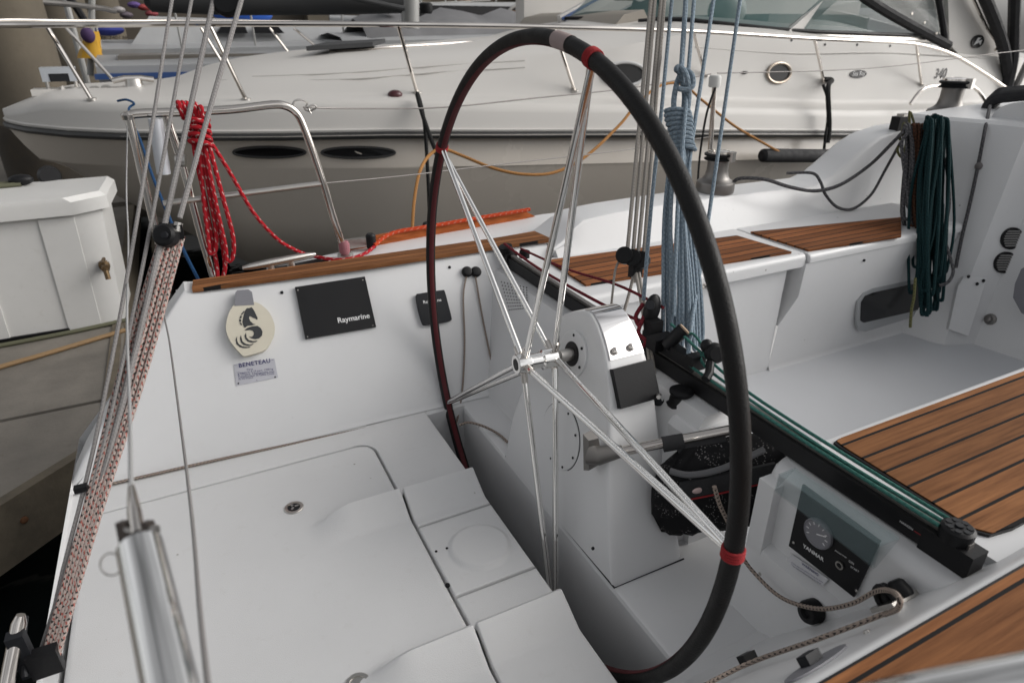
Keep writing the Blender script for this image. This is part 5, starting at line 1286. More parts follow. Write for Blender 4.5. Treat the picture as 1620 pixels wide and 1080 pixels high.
# bow rail: near side, far side
zrail = lambda x: interp([(-2.2, .01), (-1.2, .015), (0, .01), (1.5, .015), (3, -.0), (5, -.09), (6, -.11)], x)
near = [oY(-40, 40, 5.3), oY(60, 40, 5.0), oY(200, 39, 4.72), oY(330, 38, 4.55), oY(630, 39, 4.28), oY(870, 43, 4.15), oY(1100, 50, 4.1), oY(1300, 62, 4.1), oY(1420, 67, 4.1), oY(1465, 73, 4.1), oY(1510, 88, 4.1), oY(1560, 118, 4.1), oY(1592, 140, 4.1)]
BRAIL = MB().tube(spline(near, 6), .0165, 10).build('bow_rail', M['steel'], CR)
p0_ = near[0]; bow = [p0_, V((p0_.x-.35, 5.5, .012)), V((p0_.x-.42, YC, .012)), V((p0_.x-.35, 6.0, .012))]
far = [V((p.x, 2*YC-p.y, p.z+.03)) for p in near[:9]]
MB().tube(spline(bow+far, 6), .0165, 10).build('bow_rail', M['steel'], CR)
def post(tx, ty, bx, by, Yt, far_=False, r=.0125):
    b = hp(bx, by, Yt-.05)[0]; t = oY(tx, ty, Yt)
    P = MB().tube([b, t], r, 8).build('rail_post', M['steel'], BRAIL)
    MB().lathe(b, (0, 0, 1), [(.03, -.004), (.03, .008), (.014, .012)], 12).build('post_foot', M['steel_dull'], BRAIL)
post(74, 42, 145, 158, 5.05); post(332, 40, 389, 158, 4.55); post(630, 41, 660, 147, 4.28); post(876, 44, 909, 144, 4.15); post(1097, 51, 1116, 120, 4.1); post(1289, 63, 1304, 132, 4.1); post(1450, 70, 1458, 135, 4.1)
for (tx, xb, yt) in ((105, -.62, 6.5), (318, .2, 6.95), (427, .9, 7.25), (465, 1.35, 7.35)):
    t = oY(tx, 45, yt); MB().tube([V((xb+.35 if tx != 105 else -.35, yt-.15, smooth(ZR, xb)+.22)), t], .0125, 8).build('rail_post', M['steel'], BRAIL)
MB().tube(spline([oY(520, 81, 5.3), oY(600, 76, 5.3), oY(700, 70, 5.4), oY(860, 60, 5.6)], 5), .012, 8).build('cabin_grab_rail', M['steel'], CR)
for q in ((545, 78), (675, 72), (782, 66)):
    t = oY(q[0], q[1], 5.35); MB().tube([t, t-V((0, 0, .1))], .012, 8).build('grab_rail_foot', M['steel'], CR)
hx_ = [V((p.x, p.y, p.z)) for p in (oY(485, 81, 5.2), oY(590, 74, 5.2), oY(610, 68, 5.6), oY(520, 73, 5.6))]
MB().prism(hx_, (0, 0, .03)).build('deck_hatch', M['canvas_grey'], CR)
# foredeck gear: cleats, windlass, anchor roller, spotlight
c = hp(215, 140, 5.2)[0]; c = oY(215, 144, 5.6); MB().tube([c+V((-.13, 0, .07)), c+V((-.05, 0, .085)), c+V((.05, 0, .085)), c+V((.13, 0, .07))], .02, 10).build('deck_cleat', M['steel'], CR)
MB().lathe(c, (0, 0, 1), [(.09, -.02), (.09, .0), (.06, .02), (.05, .08)], 16).build('windlass', M['steel_dull'], CR)
c = oY(205, 150, 5.5); MB().box(-.04, .04, -.04, .04, -.03, .03, Matrix.Translation(c)).bevel(.01, 1).build('foot_switch', M['black'], CR)
mb = MB(); a, b = oY(105, 146, 5.72), oY(180, 140, 5.72); mb.box(-.34, .32, -.09, .09, -.02, .02, Matrix.Translation((a+b)/2)).bevel(.01, 1); mb.build('anchor_platform', M['cr_white'], CR)
mb = MB(); 
for k in range(9): 
    c = a.lerp(b, k/8)+V((0, -.1, .01)); mb.tube([c+V((.032*math.cos(t), 0, .016*math.sin(t))) if k % 2 else c+V((.032*math.cos(t), .016*math.sin(t), 0)) for t in [2*math.pi*j/10 for j in range(10)]], .008, 6, closed=True)
mb.build('anchor_chain', M['steel_dull'], CR)
mb = MB(); mb.prism([oY(97, 137, 5.6), oY(103, 146, 5.6), oY(118, 158, 5.6), oY(100, 158, 5.6), oY(96, 148, 5.6)], (0, .1, 0)); mb.bevel(.01, 1); mb.build('anchor_fluke', M['cr_white'], CR)
sp = oY(93, 116, 5.72); MB().box(-.10, .10, -.06, .06, -.05, .04, Matrix.Translation(sp)).bevel(.02, 2).build('spotlight', mat('spotlight_case', (.55, .58, .62), .3, metal=.5), CR)
MB().box(-.055, .06, -.064, -.05, -.05, .0, Matrix.Translation(sp)).build('spotlight_lens', M['dkgrey'], CR)
for x in (-.085, .085): MB().tube([sp+V((x, 0, -.05)), sp+V((x*1.0, 0, -.22))], .012, 8).build('spotlight_stand', M['steel_dull'], CR)

# windscreen, arch and canopy
wb = [oY(892, 36, 5.85), oY(1010, 37, 5.1), oY(1090, 40, 4.78), oY(1245, 55, 4.5), oY(1360, 60, 4.42), oY(1480, 64, 4.40)]
lean = V((.62, .22, .55))
wt = [p+V((.75, 0 if i == 0 else .2, .60)) for i, p in enumerate(wb)]
cb1 = spline(wb, 6); ct1 = spline(wt, 6)
mb = MB(); mb.grid([cb1, ct1]); WS = mb.build('windscreen', M['glass'], CR)
MB().tube([p+V((0, -.01, .0)) for p in cb1], .028, 8).build('screen_frame', M['steel_dull'], WS)
MB().tube([p+V((0, -.03, .035)) for p in cb1], .016, 8).build('screen_gasket', M['black'], WS)
def slab(a, b, w, t, name, m, par, ydir=V((0, 1, 0))):
    a, b = V(a), V(b); d = (b-a).normalized(); u = ydir.cross(d).normalized(); MB().hexa([a-u*w-ydir*t, a+u*w-ydir*t, a+u*w+ydir*t, a-u*w+ydir*t, b-u*w-ydir*t, b+u*w-ydir*t, b+u*w+ydir*t, b-u*w+ydir*t]).build(name, m, par, smooth=False)
a = oY(1248, 57, 4.47); b = oY(1312, 0, 4.62); slab(a, a+(b-a)*2.2, .05, .02, 'screen_mullion', M['cr_white'], WS)
slab(a+V((-.08, -.005, 0)), a+(b-a)*2.2+V((-.08, 0, 0)), .012, .02, 'mullion_gasket', M['black'], WS)
a = oY(886, 36, 5.85); b = oY(950, 0, 6.0); slab(a, a+(b-a)*2.5, .06, .03, 'screen_corner', M['cr_white'], WS); slab(a+V((.0, -.035, .03)), a+(b-a)*2.5+V((.0, -.035, .03)), .012, .005, 'corner_stripe', M['blue_hull'], WS)
a = oY(955, 37, 5.45); b = oY(1020, 0, 5.6); slab(a, a+(b-a)*2.5, .02, .03, 'screen_pillar', M['steel_dull'], WS)
# far side of the cockpit: coaming and screen seen through the glass
for x0, h in ((4.1, .16), (5.0, .15)):
    MB().ell(V((x0, 5.35, -.0+h)), .20, .16, .17, 16, 10).build('helm_seat', M['seat_vinyl'], CR)
    MB().box(x0-.2, x0+.22, 5.15, 5.6, -.15, .05).bevel(.04, 2).build('helm_seat_base', M['dash'], CR)
mb = MB(); mb.box(3.6, 7.0, 6.9, 7.1, -.1, .28); mb.bevel(.04, 2); mb.build('far_coaming', M['cr_white'], CR)
mb = MB(); mb.hexa([V((3.4, 5.0, -.05)), V((3.9, 5.0, -.05)), V((3.9, 6.8, -.05)), V((3.4, 6.8, -.05)), V((3.55, 5.0, .1)), V((3.75, 5.0, .14)), V((3.75, 6.8, .14)), V((3.55, 6.8, .1))]); mb.build('dashboard', M['dash'], CR)
MB().tube([V((4.02, 5.3+.17*math.cos(t), .13+.15*math.sin(t))) for t in [2*math.pi*k/20 for k in range(20)]], .014, 8, closed=True).build('helm_wheel', M['black'], CR)
MB().box(5.2, 6.6, 5.0, 6.6, -.12, .12).bevel(.06, 2).build('cockpit_settee', M['seat_vinyl'], CR)
MB().tube(spline([oY(1010, 33, 4.9), oY(1080, 30, 4.8), oY(1150, 40, 4.7), oY(1200, 47, 4.65)], 4), .014, 6).build('wiper', M['black'], WS)
# arch
ar = [oY(*q, 4.42) for q in ((1496, -60), (1500, 0), (1502, 70), (1530, 100), (1590, 140), (1592, 110), (1575, 60), (1560, 10), (1545, -60))]
mb = MB(); mb.prism(ar, (.05, .14, 0)); mb.bevel(.03, 3, 40); AR = mb.build('radar_arch', M['cr_white'], CR)
bo, c_, n_ = None, oY(1546, 66, 4.415), V((0, -1, .05)).normalized()
mb = MB(); oval(c_, n_, .105, .062, mb, .008); bo = mb.build('arch_badge', M['cr_dark'], AR, smooth=False)
mb = MB(); mb.prism([c_+n_*.009+V(p) for p in ((-.06, 0, -.035), (-.02, 0, .035), (.03, 0, .035), (.0, 0, .005), (.06, 0, .015), (.05, 0, -.035), (.02, 0, -.01))], n_*.002); mb.build('badge_mark', M['white_ink'], bo, smooth=False)
MB().tube(spline([oY(1532, -20, 4.38), oY(1545, 10, 4.38), oY(1562, 45, 4.38), oY(1578, 70, 4.38), oY(1574, 80, 4.38)], 4), .014, 8).build('arch_handrail', M['steel'], AR)
# canvas frame and clear vinyl
def strip(px, w, name, m, Y=4.36): 
    mb = MB(); mb.tube(spline([oY(*q, Y) for q in px], 4), w, 8); return mb.build(name, m, CR)
strip([(1340, -25), (1385, 8), (1440, 40), (1500, 72)], .045, 'canopy_edge', M['fabric'])
strip([(1479, -30), (1488, 15), (1496, 68)], .03, 'canopy_edge', M['fabric'])
strip([(1546, -30), (1572, 30), (1590, 85), (1596, 140)], .055, 'canopy_edge', M['fabric'], 4.3)
strip([(1606, -30), (1604, 40), (1602, 95), (1590, 150)], .055, 'canopy_edge', M['fabric'], 4.28)
strip([(1650, 60), (1628, 95), (1606, 140)], .035, 'canopy_leg', M['anod'], 4.25)
MB().prism([oY(*q, 4.40) for q in ((1345, -20), (1498, 72), (1494, 60), (1480, -25))], (0, .004, 0)).build('clear_vinyl', M['vinyl'], CR, smooth=False)
for q in ((1442, 22), (1462, 36), (1481, 53)): MB().lathe(oY(q[0], q[1], 4.315), (0, -1, 0), [(.014, 0), (.012, .008)], 10).build('canvas_stud', M['steel'], CR)
strip([(1440, 165), (1462, 140), (1500, 136), (1540, 138), (1562, 165)], .016, 'boarding_rail', M['steel'], 3.98)
mb = MB(); mb.box(5.6, 9.2, 7.15, 7.3, -.2, .35); mb.build('aft_coaming', M['cr_white'], CR)

# ---- fenders and lines belonging to it
def fender(name, px, r, label, hang, rm):
    a, b = oY(*px[0]), oY(*px[1])
    f = thing(name, label, 'fender', (a+b)/2)
    d = (b-a); MB().tube([a, a+d*.02, a+d*.06, a+d*.5, a+d*.94, a+d*.98, b], r, 16, rs=[r*.6, r*.95, r, r, r, r*.95, r*.6]).build('fender_body', M['fabric'], f)
    MB().tube(spline([oY(*q) for q in hang], 4), .012, 8).build('hanging_line', M['r_black'], f)
fender('fender', ((1204, 246, 3.88), (1345, 247, 3.88)), .055, 'flat black cloth covered fender lying along the taupe hull beyond the winch', ((1302, 134, 4.02), (1310, 160, 3.97), (1309, 195, 3.95), (1306, 215, 3.9), (1303, 244, 3.9)), M['r_black'])
fender('fender', ((681, 352, 4.0), (676, 410, 4.0)), .05, 'black fender hanging low by the cruiser hull, half hidden by the wheel rim', ((660, 147, 4.24), (664, 158, 4.2), (670, 185, 4.12), (674, 225, 4.08), (678, 300, 4.02), (680, 354, 4.0)), M['r_black'])
tag(rope('black_lanyard', [oY(660, 150, 4.22), oY(668, 180, 4.1), oY(680, 215, 4.02), oY(688, 236, 3.98), oY(690, 244, 3.98)], .014, M['r_black']), 'black lanyard with a knot tied to the cruiser rail post behind the wheel', 'rope')
tag(rope('black_tie', [hp(1302, 131, 4.1)[0]+V((-.02, -.02, .03)), hp(1308, 133, 4.1)[0]+V((.02, -.03, .03)), oY(1310, 140, 4.0), oY(1312, 200, 3.93), oY(1309, 226, 3.9)], .02, M['r_black']), 'doubled black tie hanging over the cruiser side above the flat black fender', 'rope')
tag(rope('ochre_line', [oY(652, 372, 3.3), oY(655, 320, 3.4), oY(664, 272, 3.5), oY(680, 245, 3.6), oY(700, 236, 3.62), oY(730, 246, 3.6), oY(780, 266, 3.5), oY(830, 276, 3.45), oY(880, 272, 3.45), oY(930, 245, 3.5), oY(980, 198, 3.6), oY(1002, 172, 3.66), oY(1040, 138, 3.8), oY(1078, 133, 3.85), oY(1110, 158, 3.85), oY(1160, 198, 3.85), oY(1200, 222, 3.85), oY(1232, 240, 3.85)], .0095, M['r_ochre']), 'ochre line drooping in a long bight across the taupe hull behind the steering wheel', 'rope')
cbm = tag(rope('cobalt_line', [oY(186, 160, 4.66), oY(200, 158, 4.62), oY(212, 164, 4.6), oY(204, 172, 4.58), oY(208, 190, 4.4), oY(222, 222, 3.9), oY(240, 275, 3.4), oY(262, 330, 3.0), oY(290, 395, 2.6), oY(316, 446, 2.42)], .0065, M['r_cobalt']), 'cobalt blue mooring line from the cruiser foredeck down to the yacht quarter', 'rope')
# ================================================================ SURROUNDINGS
mb = MB(); mb.grid([[V((x, y, -1.95)) for x in (-60, 0, 60)] for y in (-30, 20, 90)]); mb.build('water', M['water'], kind='structure')
# floating dock with boards, fascia
def deck_piece(poly, name, z=-1.5, t=.035):
    mb = MB(); mb.prism([V((x, y, z)) for x, y in poly], (0, 0, -t)); return mb.build(name, M['dockdeck'], kind='structure', smooth=False)
A, B = oZ(0, 790, -1.5), oZ(107, 724, -1.5)
d = (B-A).normalized(); q0 = A-d*1.2; q1 = B+d*.12
ys = [2.2, 3.055, 3.95, 4.9, 5.9, 7.0, 8.2, 9.5, 11]
XE = -.52
mb = MB()
bx = q1.x+.06
boards = [[(q0.x, q0.y), (q1.x, q1.y), (bx, 3.04), (-4.5, 3.04), (-4.5, q0.y)]]
for ya, yb in zip(ys[1:], ys[2:]): boards.append([(-4.5, ya+.012), (bx if ya < 4 else XE, ya+.012), (bx if ya < 3.5 else XE, yb), (-4.5, yb)])
for b in boards: mb.prism([V((x, y, -1.5)) for x, y in b], (0, 0, -.04))
mb.build('dock', M['dockdeck'], kind='structure', smooth=False)
mb = MB(); n = V((d.y, -d.x, 0))
mb.hexa([q0+n*.0+V((0, 0, .008)), q1+V((0, 0, .008)), q1+n*.045+V((0, 0, .008)), q0+n*.045+V((0, 0, .008)), q0+V((0, 0, -.24)), q1+V((0, 0, -.24)), q1+n*.045+V((0, 0, -.24)), q0+n*.045+V((0, 0, -.24))]); mb.bevel(.008, 1)
DF = mb.build('dock_fascia', M['dockwood'], smooth=False); DF['kind'] = 'structure'
mb = MB(); mb.box(XE, XE+.05, 3.0, 11, -1.74, -1.492).bevel(.006, 1); mb.build('dock_fascia', M['dockwood'], kind='structure', smooth=False)
bolt = oP(38, 822, q0+n*.046, n); tag(MB().lathe(bolt, n, [(.014, -.005), (.013, .005), (.008, .008), (.005, .008)], 14).build('rusty_bolt', mat('rust', (.12, .05, .02), .9, bump=.6, bscale=80)), 'rusty bolt head in the timber dock edge', 'bolt')
# pontoon piece beyond the dock box
mb = MB(); mb.box(-2.2, .25, 7.0, 7.9, -1.62, -1.46); mb.box(-.3, .6, 6.3, 7.0, -1.66, -1.52)
mb.build('pontoon', M['dockdeck'], kind='structure', smooth=False)
# dock box
db = thing('dock_box', 'white fibreglass dock box with flat lid and brass tap on its end', 'dock box', (-1.2, 4.3, -1.5))
k0, k1 = oZ(163, 516, -1.497), oZ(197, 509, -1.497)
zt_ = oY(116, 336, k0.y+.02).z
h0 = oZ(116, 336, zt_); h1 = oZ(160, 326, zt_)
yb2 = k1.y+.46
lo = [V((-3.0, k0.y+.02, -1.497)), k0, k1, V((k1.x+.02, yb2, -1.497)), V((-3.0, yb2, -1.497))]
hi = [V((-3.0, h0.y+.02, zt_)), h0, h1, V((h1.x+.02, yb2, zt_)), V((-3.0, yb2, zt_))]
mb = MB(); vv = mb.grid([lo, hi], close_u=True); mb.bm.faces.new(vv[0]); mb.bm.faces.new(vv[1]); mb.bevel(.012, 2, 20); mb.build('box_body', M['box'], db)
mb = MB()
for xa, xb in ((-2.6, oZ(18, 540, -1.497).x), (oZ(110, 528, -1.497).x, k0.x-.004)):
    f_ = lambda x, z: V((x, lerp((z+1.497)/(zt_+1.497), k0.y+.02, h0.y+.02), z))
    P = [f_(xa, -1.495), f_(xb, -1.495), f_(xb+(h0.x-k0.x), zt_-.02), f_(xa+.8*(h0.x-k0.x), zt_-.02)]
    mb.hexa([p+V((0, -.028, 0)) for p in P]+[p+V((0, .02, 0)) for p in P])
mb.bevel(.012, 2, 30); mb.split('box_rib', M['box'], db)
mb = MB(); mb.box(-1.05, -.72, k0.y-.012, k0.y+.02, -1.497, -1.475); mb.build('box_vent', M['black'], db)
lid = [V((-3.0, h0.y-.03, 0)), V((h0.x+.005, h0.y-.04, 0)), V((h1.x+.04, h1.y-.02, 0)), V((h1.x+.06, yb2+.03, 0)), V((-3.0, yb2+.03, 0))]
zl = zt_+.085
cen = V((-2.2, (h0.y+yb2)/2, 0))
mb = MB(); vv = mb.grid([[p+V((0, 0, zt_-.005)) for p in lid], [p+V((0, 0, zl-.025)) for p in lid], [p+(cen-p).normalized()*.03+V((0, 0, zl)) for p in lid]], close_u=True); mb.bm.faces.new(vv[0]); mb.bm.faces.new(vv[-1]); mb.bevel(.012, 2, 20); mb.build('lid', M['box'], db)
tp = oP(165, 420, (k0+k1)*.5, ((k1-k0).cross(h0-k0))); n = ((k1-k0).cross(h0-k0)).normalized(); n = -n if n.x < 0 else n
tapo = MB().lathe(tp, n, [(.028, -.02), (.028, .006), (.016, .01), (.016, .05), (.02, .055), (.02, .075)], 14).tube([tp+n*.055, tp+n*.085+V((0, -.01, -.01)), tp+n*.095+V((0, -.01, -.05))], .013, 8).split('tap', M['brass'], db)
MB().tube([tp+n*.06+V((0, -.045, .04)), tp+n*.06+V((0, 0, .045)), tp+n*.06+V((0, .045, .04))], .009, 8).build('tap_handle', M['brass'], db)
for i, (dy, lab) in enumerate(((0, 'olive shore power cable lying along the near edge of the dock box lid'), (.05, 'pale olive hose lying beside the cable at the back of the dock box lid'))):
    tag(rope('shore_cable', [V((-3, yb2-.13+dy, zl+.012)), V((-2.0, yb2-.12+dy, zl+.012)), V((-1.2, yb2-.10+dy, zl+.012)), V((-.8, yb2-.08+dy, zl+.012))], .013, M['cable']), lab, 'cable')
bl_ = oD(112, 292, 5.2); tag(MB().ell(V((-.80, yb2-.05, zl+.03)), .06, .04, .03).build('black_plug', M['black']), 'black connector at the end of the cable on the dock box lid', 'connector')
tag(MB().lathe(V((-.68, yb2+.05, zl+.02)), (.3, -1, .2), [(.055, -.03), (.06, 0), (.05, .03), (.03, .03)], 18).build('dock_roller', M['black']), 'small black roller standing behind the corner of the dock box', 'roller')
tag(rope('yellow_hose', [V((-3.5, 3.35, -1.485)), V((-2.2, 3.45, -1.485)), V((-1.3, 3.52, -1.485)), V((-.9, 3.64, -1.485)), V((-.6, 3.76, -1.485)), V((-.45, 3.82, -1.485))], .0125, M['hose']), 'ochre hose snaking over the dock boards in front of the dock box', 'hose')
tag(rope('shore_cable', [V((-3.5, 3.85, -1.487)), V((-1.5, 3.88, -1.487)), V((-.8, 3.92, -1.487)), V((-.45, 3.98, -1.487))], .012, M['cable']), 'dark cable on the dock along the foot of the dock box', 'cable')
# pilings
def piling(px, py, D, r, label, top=2.5):
    c = oY(px, py, D); o = MB().lathe(V((c.x, c.y, -2.6)), (0, 0, 1), [(r*1.05, 0), (r*1.03, .9), (r, 1.7), (r*.98, 2.4), (r*.93, 4), (r*.92, top+2.6)], 32).build('concrete_piling', M['concrete']); return tag(o, label, 'piling')
piling(35, 120, 8.6, .37, 'thick stained concrete piling at the left behind the dock box')
c = oY(35, 120, 8.6); zq = oY(60, 200, 8.3).z
pl_ = bpy.data.objects['concrete_piling']
MB().lathe(V((c.x, c.y, -2.6)), (0, 0, 1), [(.40, 0), (.395, zq+2.5), (.385, zq+2.6), (.37, zq+2.62)], 32).build('tide_stain', mat('wet_dark_growth', (.035, .028, .02), .8, var=.5, scale=5, bump=.8, bscale=40), pl_)
piling(97, 20, 15, .42, 'grey concrete piling partly hidden by the thick one at left')
piling(160, 20, 19, .42, 'farther concrete piling behind the yellow oilskins')
# dark wall at the back
w1 = MB().box(-16, 34, 25.9, 26.4, -2.6, 9).build('concrete_wall', M['conc_dark'], smooth=False); tag(w1, 'long dark stained concrete wall closing the basin at the back', 'wall')
for i, x in enumerate((-5.2, -1.4, 5.2, 9.0, 13.5, 18)):
    o = MB().box(x-.35, x+.35, 25.3, 25.9, -2.6, 9).bevel(.04, 1).build('wall_pier', M['concrete'], smooth=False)
    tag(o, 'concrete pier standing against the dark back wall', 'pillar', 'piers along the back wall')
for o, l in zip([o for o in bpy.data.objects if o.name.startswith('wall_pier')], ('leftmost pier of the dark back wall', 'pier of the back wall behind the yellow oilskins', 'pier of the back wall behind the white mast', 'pier of the back wall left of the cruiser screen', 'pier of the back wall seen through the cruiser windscreen', 'rightmost pier of the back wall behind the canopy')): o['label'] = l
def boat(name, label, cat, x0, x1, yc, hb, zdeck, zwl, hullm, topm, stripe=None, bow=1):
    b = thing(name, label, cat, ((x0+x1)/2, yc, -1.95)); rows, rd = [], []
    N = 14
    for i in range(N+1):
        t = i/N; x = x0+(x1-x0)*t; u = t if bow > 0 else 1-t
        h = hb*(1-max(0, (u-.45)/.55)**2.2)*(0.82+.18*min(1, u*3)); z = zdeck+.10*u*u
        h = max(h, .02)
        rows.append([V((x, yc-h, z)), V((x, yc-h*.97, (z+zwl)/2)), V((x, yc-h*.82, zwl)), V((x, yc, zwl-.3)), V((x, yc+h*.82, zwl)), V((x, yc+h*.97, (z+zwl)/2)), V((x, yc+h, z))])
        rd.append([V((x, yc-h*1.01, z-.10)), V((x, yc-h*1.015, z)), V((x, yc-h*.9, z+.04)), V((x, yc, z+.09)), V((x, yc+h*.9, z+.04)), V((x, yc+h*1.015, z)), V((x, yc+h*1.01, z-.10))])
    mb = MB(); vv = mb.grid(rows); mb.bm.faces.new(vv[0]); mb.bm.faces.new(vv[-1]); mb.build('hull', hullm, b)
    mb = MB(); mb.grid(rd); mb.build('deck', topm, b)
    return b
# dark teal sloop with white cabin and black windows
gY = 11.5
gbt = boat('moored_yacht', 'dark teal hulled yacht with white cabin and black windows beyond the cruiser bow', 'sailboat', -.72, 5.5, gY, 1.5, -.24, -1.9, M['green_hull'], M['white_paint'])
mb = MB(); mb.hexa([V((-.3, gY-.95, -.22)), V((3.9, gY-.8, -.22)), V((3.9, gY+.8, -.22)), V((-.3, gY+.95, -.22)), V((.0, gY-.75, .14)), V((3.0, gY-.65, .06)), V((3.0, gY+.65, .06)), V((.0, gY+.75, .14))]); mb.bevel(.05, 2); mb.build('cabin', M['white_paint'], gbt)
for px_ in ((343, 392, 350, 388), (401, 450, 401, 440)):
    mb = MB(); mb.prism([oY(px_[0], 53, gY-.94), oY(px_[1], 53, gY-.94), oY(px_[3], 42, gY-.92), oY(px_[2], 42, gY-.92)], (0, .12, 0)); mb.build('cabin_window', M['cr_dark'], gbt, smooth=False)
for s_, xa, xb in (('CF', 160, 168), ('7401', 173, 190), ('BR', 194, 203)): textfit('registration', s_, M['cr_dark'], oY(xa, 63, 9.96), oY(xb, 63, 9.96), (0, 0, 1), gbt)
for x in (-.6, .3, 1.2, 2.4, 3.4):
    MB().tube([V((x, gY-1.42, -.22)), V((x, gY-1.42, .32))], .014, 6).build('stanchion', M['mast'], gbt)
for z in (.05, .32): MB().tube([V((-1.2, gY-1.3, z)), V((1, gY-1.43, z)), V((3.6, gY-1.4, z)), V((5.2, gY-.3, z+.1))], .009, 6).build('guard_wire', M['mast'], gbt)
MB().tube(spline([V((-1.3, gY-.9, -.2)), V((-1.35, gY-.9, .25)), V((-1.2, gY-.9, .42)), V((-.9, gY-.9, .4)), V((-.75, gY-.9, .1)), V((-.7, gY-.9, -.2))], 5), .045, 8).build('outboard_bracket', M['black'], gbt)
tag(MB().ell(oY(385, 24, 11.4), .42, .3, .13, 16, 8).build('blue_cover', M['blue_cover']), 'bright blue cloth bundle on the cabin of the teal yacht', 'cover')
tag(MB().ell(oY(170, 48, 11.0), .2, .15, .07, 16, 8).build('blue_cover', mat('navy_cloth', (.02, .03, .2), .7)), 'dark blue cloth bundle above the registration number of the teal yacht', 'cover')
# furled sail and mast behind
bm_ = thing('furled_boom', 'boom wrapped in a charcoal sail cover crossing the top of the view', 'boom', oY(450, 0, 8.6))
a, b = oY(225, -9, 8.6), oY(632, -3, 8.6); d = b-a
MB().tube([a, a+d*.02, a+d*.3, a+d*.7, b], .16, 18, rs=[.1, .17, .20, .19, .17]).build('sail_cover', M['canvas_grey'], bm_)
MB().tube(spline([oY(*q, 8.3) for q in ((480, -30), (540, -8), (600, 6), (640, 14))], 4), .03, 8).build('cover_seam', M['canvas_grey'], bm_)
MB().tube([oY(649, 45, 8.9), oY(649, -120, 8.9)], .115, 20).build('mast', M['mast'], bm_)
tag(MB().lathe(oD(361, 4, 1.62), -FW, [(.03, -.012), (.036, -.006), (.037, .004), (.03, .01), (.006, .011)], 24).build('boom_end_block', M['black']), 'round black sheave at the top edge above the crossing grey line', 'pulley block')
# blue and white dinghies beyond the bow
b1 = boat('moored_launch', 'white launch with navy stripes lying behind the cruiser foredeck', 'motorboat', -.62, 3.5, 9.4, .8, -.37, -1.9, M['white_paint'], M['white_paint'])
for z in (-.44, -.54):
    mb = MB(); mb.prism([V((-.64, 8.585, z)), V((2.2, 8.585, z)), V((2.2, 8.585, z-.055)), V((-.64, 8.585, z-.055))], (0, .1, 0)); mb.build('hull_stripe', M['blue_hull'], b1, smooth=False)
MB().box(-.4, 1.2, 8.9, 9.8, -.36, -.28).bevel(.03, 2).build('thwart', M['dockdeck'], b1)
b2 = boat('moored_launch', 'low white workboat with a grey cover beneath the mast', 'motorboat', 2.2, 7.5, 10.2, 1.0, -.15, -1.9, M['white_paint'], M['white_paint'])
mb = MB(); rows = []
for i in range(9):
    x = 2.55+i*.33; h = (.10+.16*abs(math.sin(i*1.1)))
    rows.append([V((x, 9.35, -.16)), V((x, 9.6, -.05+h*.6)), V((x, 10.1, .02+h)), V((x, 10.7, -.1+h*.5)), V((x, 11.0, -.2))])
mb.grid(rows); mb.build('cloth_cover', M['greycover'], b2)
for x in (3.0, 3.5): MB().lathe(V((x, 9.7, .18)), (0, 0, 1), [(.08, 0), (.1, .03), (.1, .12), (.07, .14)], 14).build('fuel_cap', M['black'], b2)
b3 = boat('moored_launch', 'white motorboat with a raked cabin behind the white mast', 'motorboat', 3.2, 9.5, 14.5, 1.5, .05, -1.9, M['white_paint'], M['white_paint'], bow=-1)
mb = MB(); mb.hexa([V((3.9, 13.4, .1)), V((8.6, 13.4, .1)), V((8.6, 15.6, .1)), V((3.9, 15.6, .1)), V((4.5, 13.6, .45)), V((8.3, 13.6, .5)), V((8.3, 15.4, .5)), V((4.5, 15.4, .45))]); mb.bevel(.06, 2); mb.build('cabin', M['white_paint'], b3)
mb = MB(); mb.prism([V((4.3, 13.44, .2)), V((7.8, 13.44, .2)), V((7.6, 13.54, .4)), V((4.5, 13.54, .4))], (0, -.03, 0)); mb.build('cabin_window', M['cr_dark'], b3, smooth=False)
b4 = boat('moored_launch', 'pale fishing boat with a steel hoop frame left of the cruiser screen', 'motorboat', 5.0, 10.5, 12.5, 1.3, .05, -1.9, M['white_paint'], M['greycover'], bow=-1)
MB().tube(spline([oY(800, 40, 11.8), oY(810, 12, 11.8), oY(850, 6, 11.8), oY(868, 10, 11.8), oY(872, 40, 11.8)], 5), .03, 8).build('hoop_frame', M['mast'], b4)
MB().box(oY(790, 34, 12).x, oY(820, 34, 12).x, 11.6, 12.4, -.02, .28).bevel(.05, 2).build('seat_box', M['wood'], b4)
b5 = boat('moored_launch', 'white sailing boat hull seen past the canopy at the right edge', 'sailboat', 10, 17, 10.5, 1.4, -.2, -1.9, M['white_paint'], M['white_paint'])
mb = MB(); mb.box(11, 15, 9.6, 11.4, -.15, .35).bevel(.1, 2); mb.build('cabin', M['white_paint'], b5)
# yellow oilskins hanging
ok = thing('yellow_oilskins', 'yellow oilskin jacket hanging on a post at the far dock', 'jacket', oY(144, 92, 9.9))
random.seed(3); rows = []
for i in range(8):
    t = i/7; cx_, cy_ = 146-3*t, 50+42*t; hw = 7+7*t; row = []
    for k in range(14):
        a = 2*math.pi*k/14; row.append(oY(cx_, cy_, 9.9)+V((hw/105*math.cos(a)*(1+.1*math.sin(3*k+i)), .1*math.sin(a), 0)))
    rows.append(row)
mb = MB(); mb.grid(rows, close_u=True); mb.build('jacket_body', M['oil_yellow'], ok)
MB().ell(oY(139, 56, 9.8), .075, .06, .085).build('jacket_hood', M['purple'], ok)
MB().tube([oY(143, 120, 10.0), oY(146, -20, 10.0)], .035, 10).build('post', M['mast'], ok)
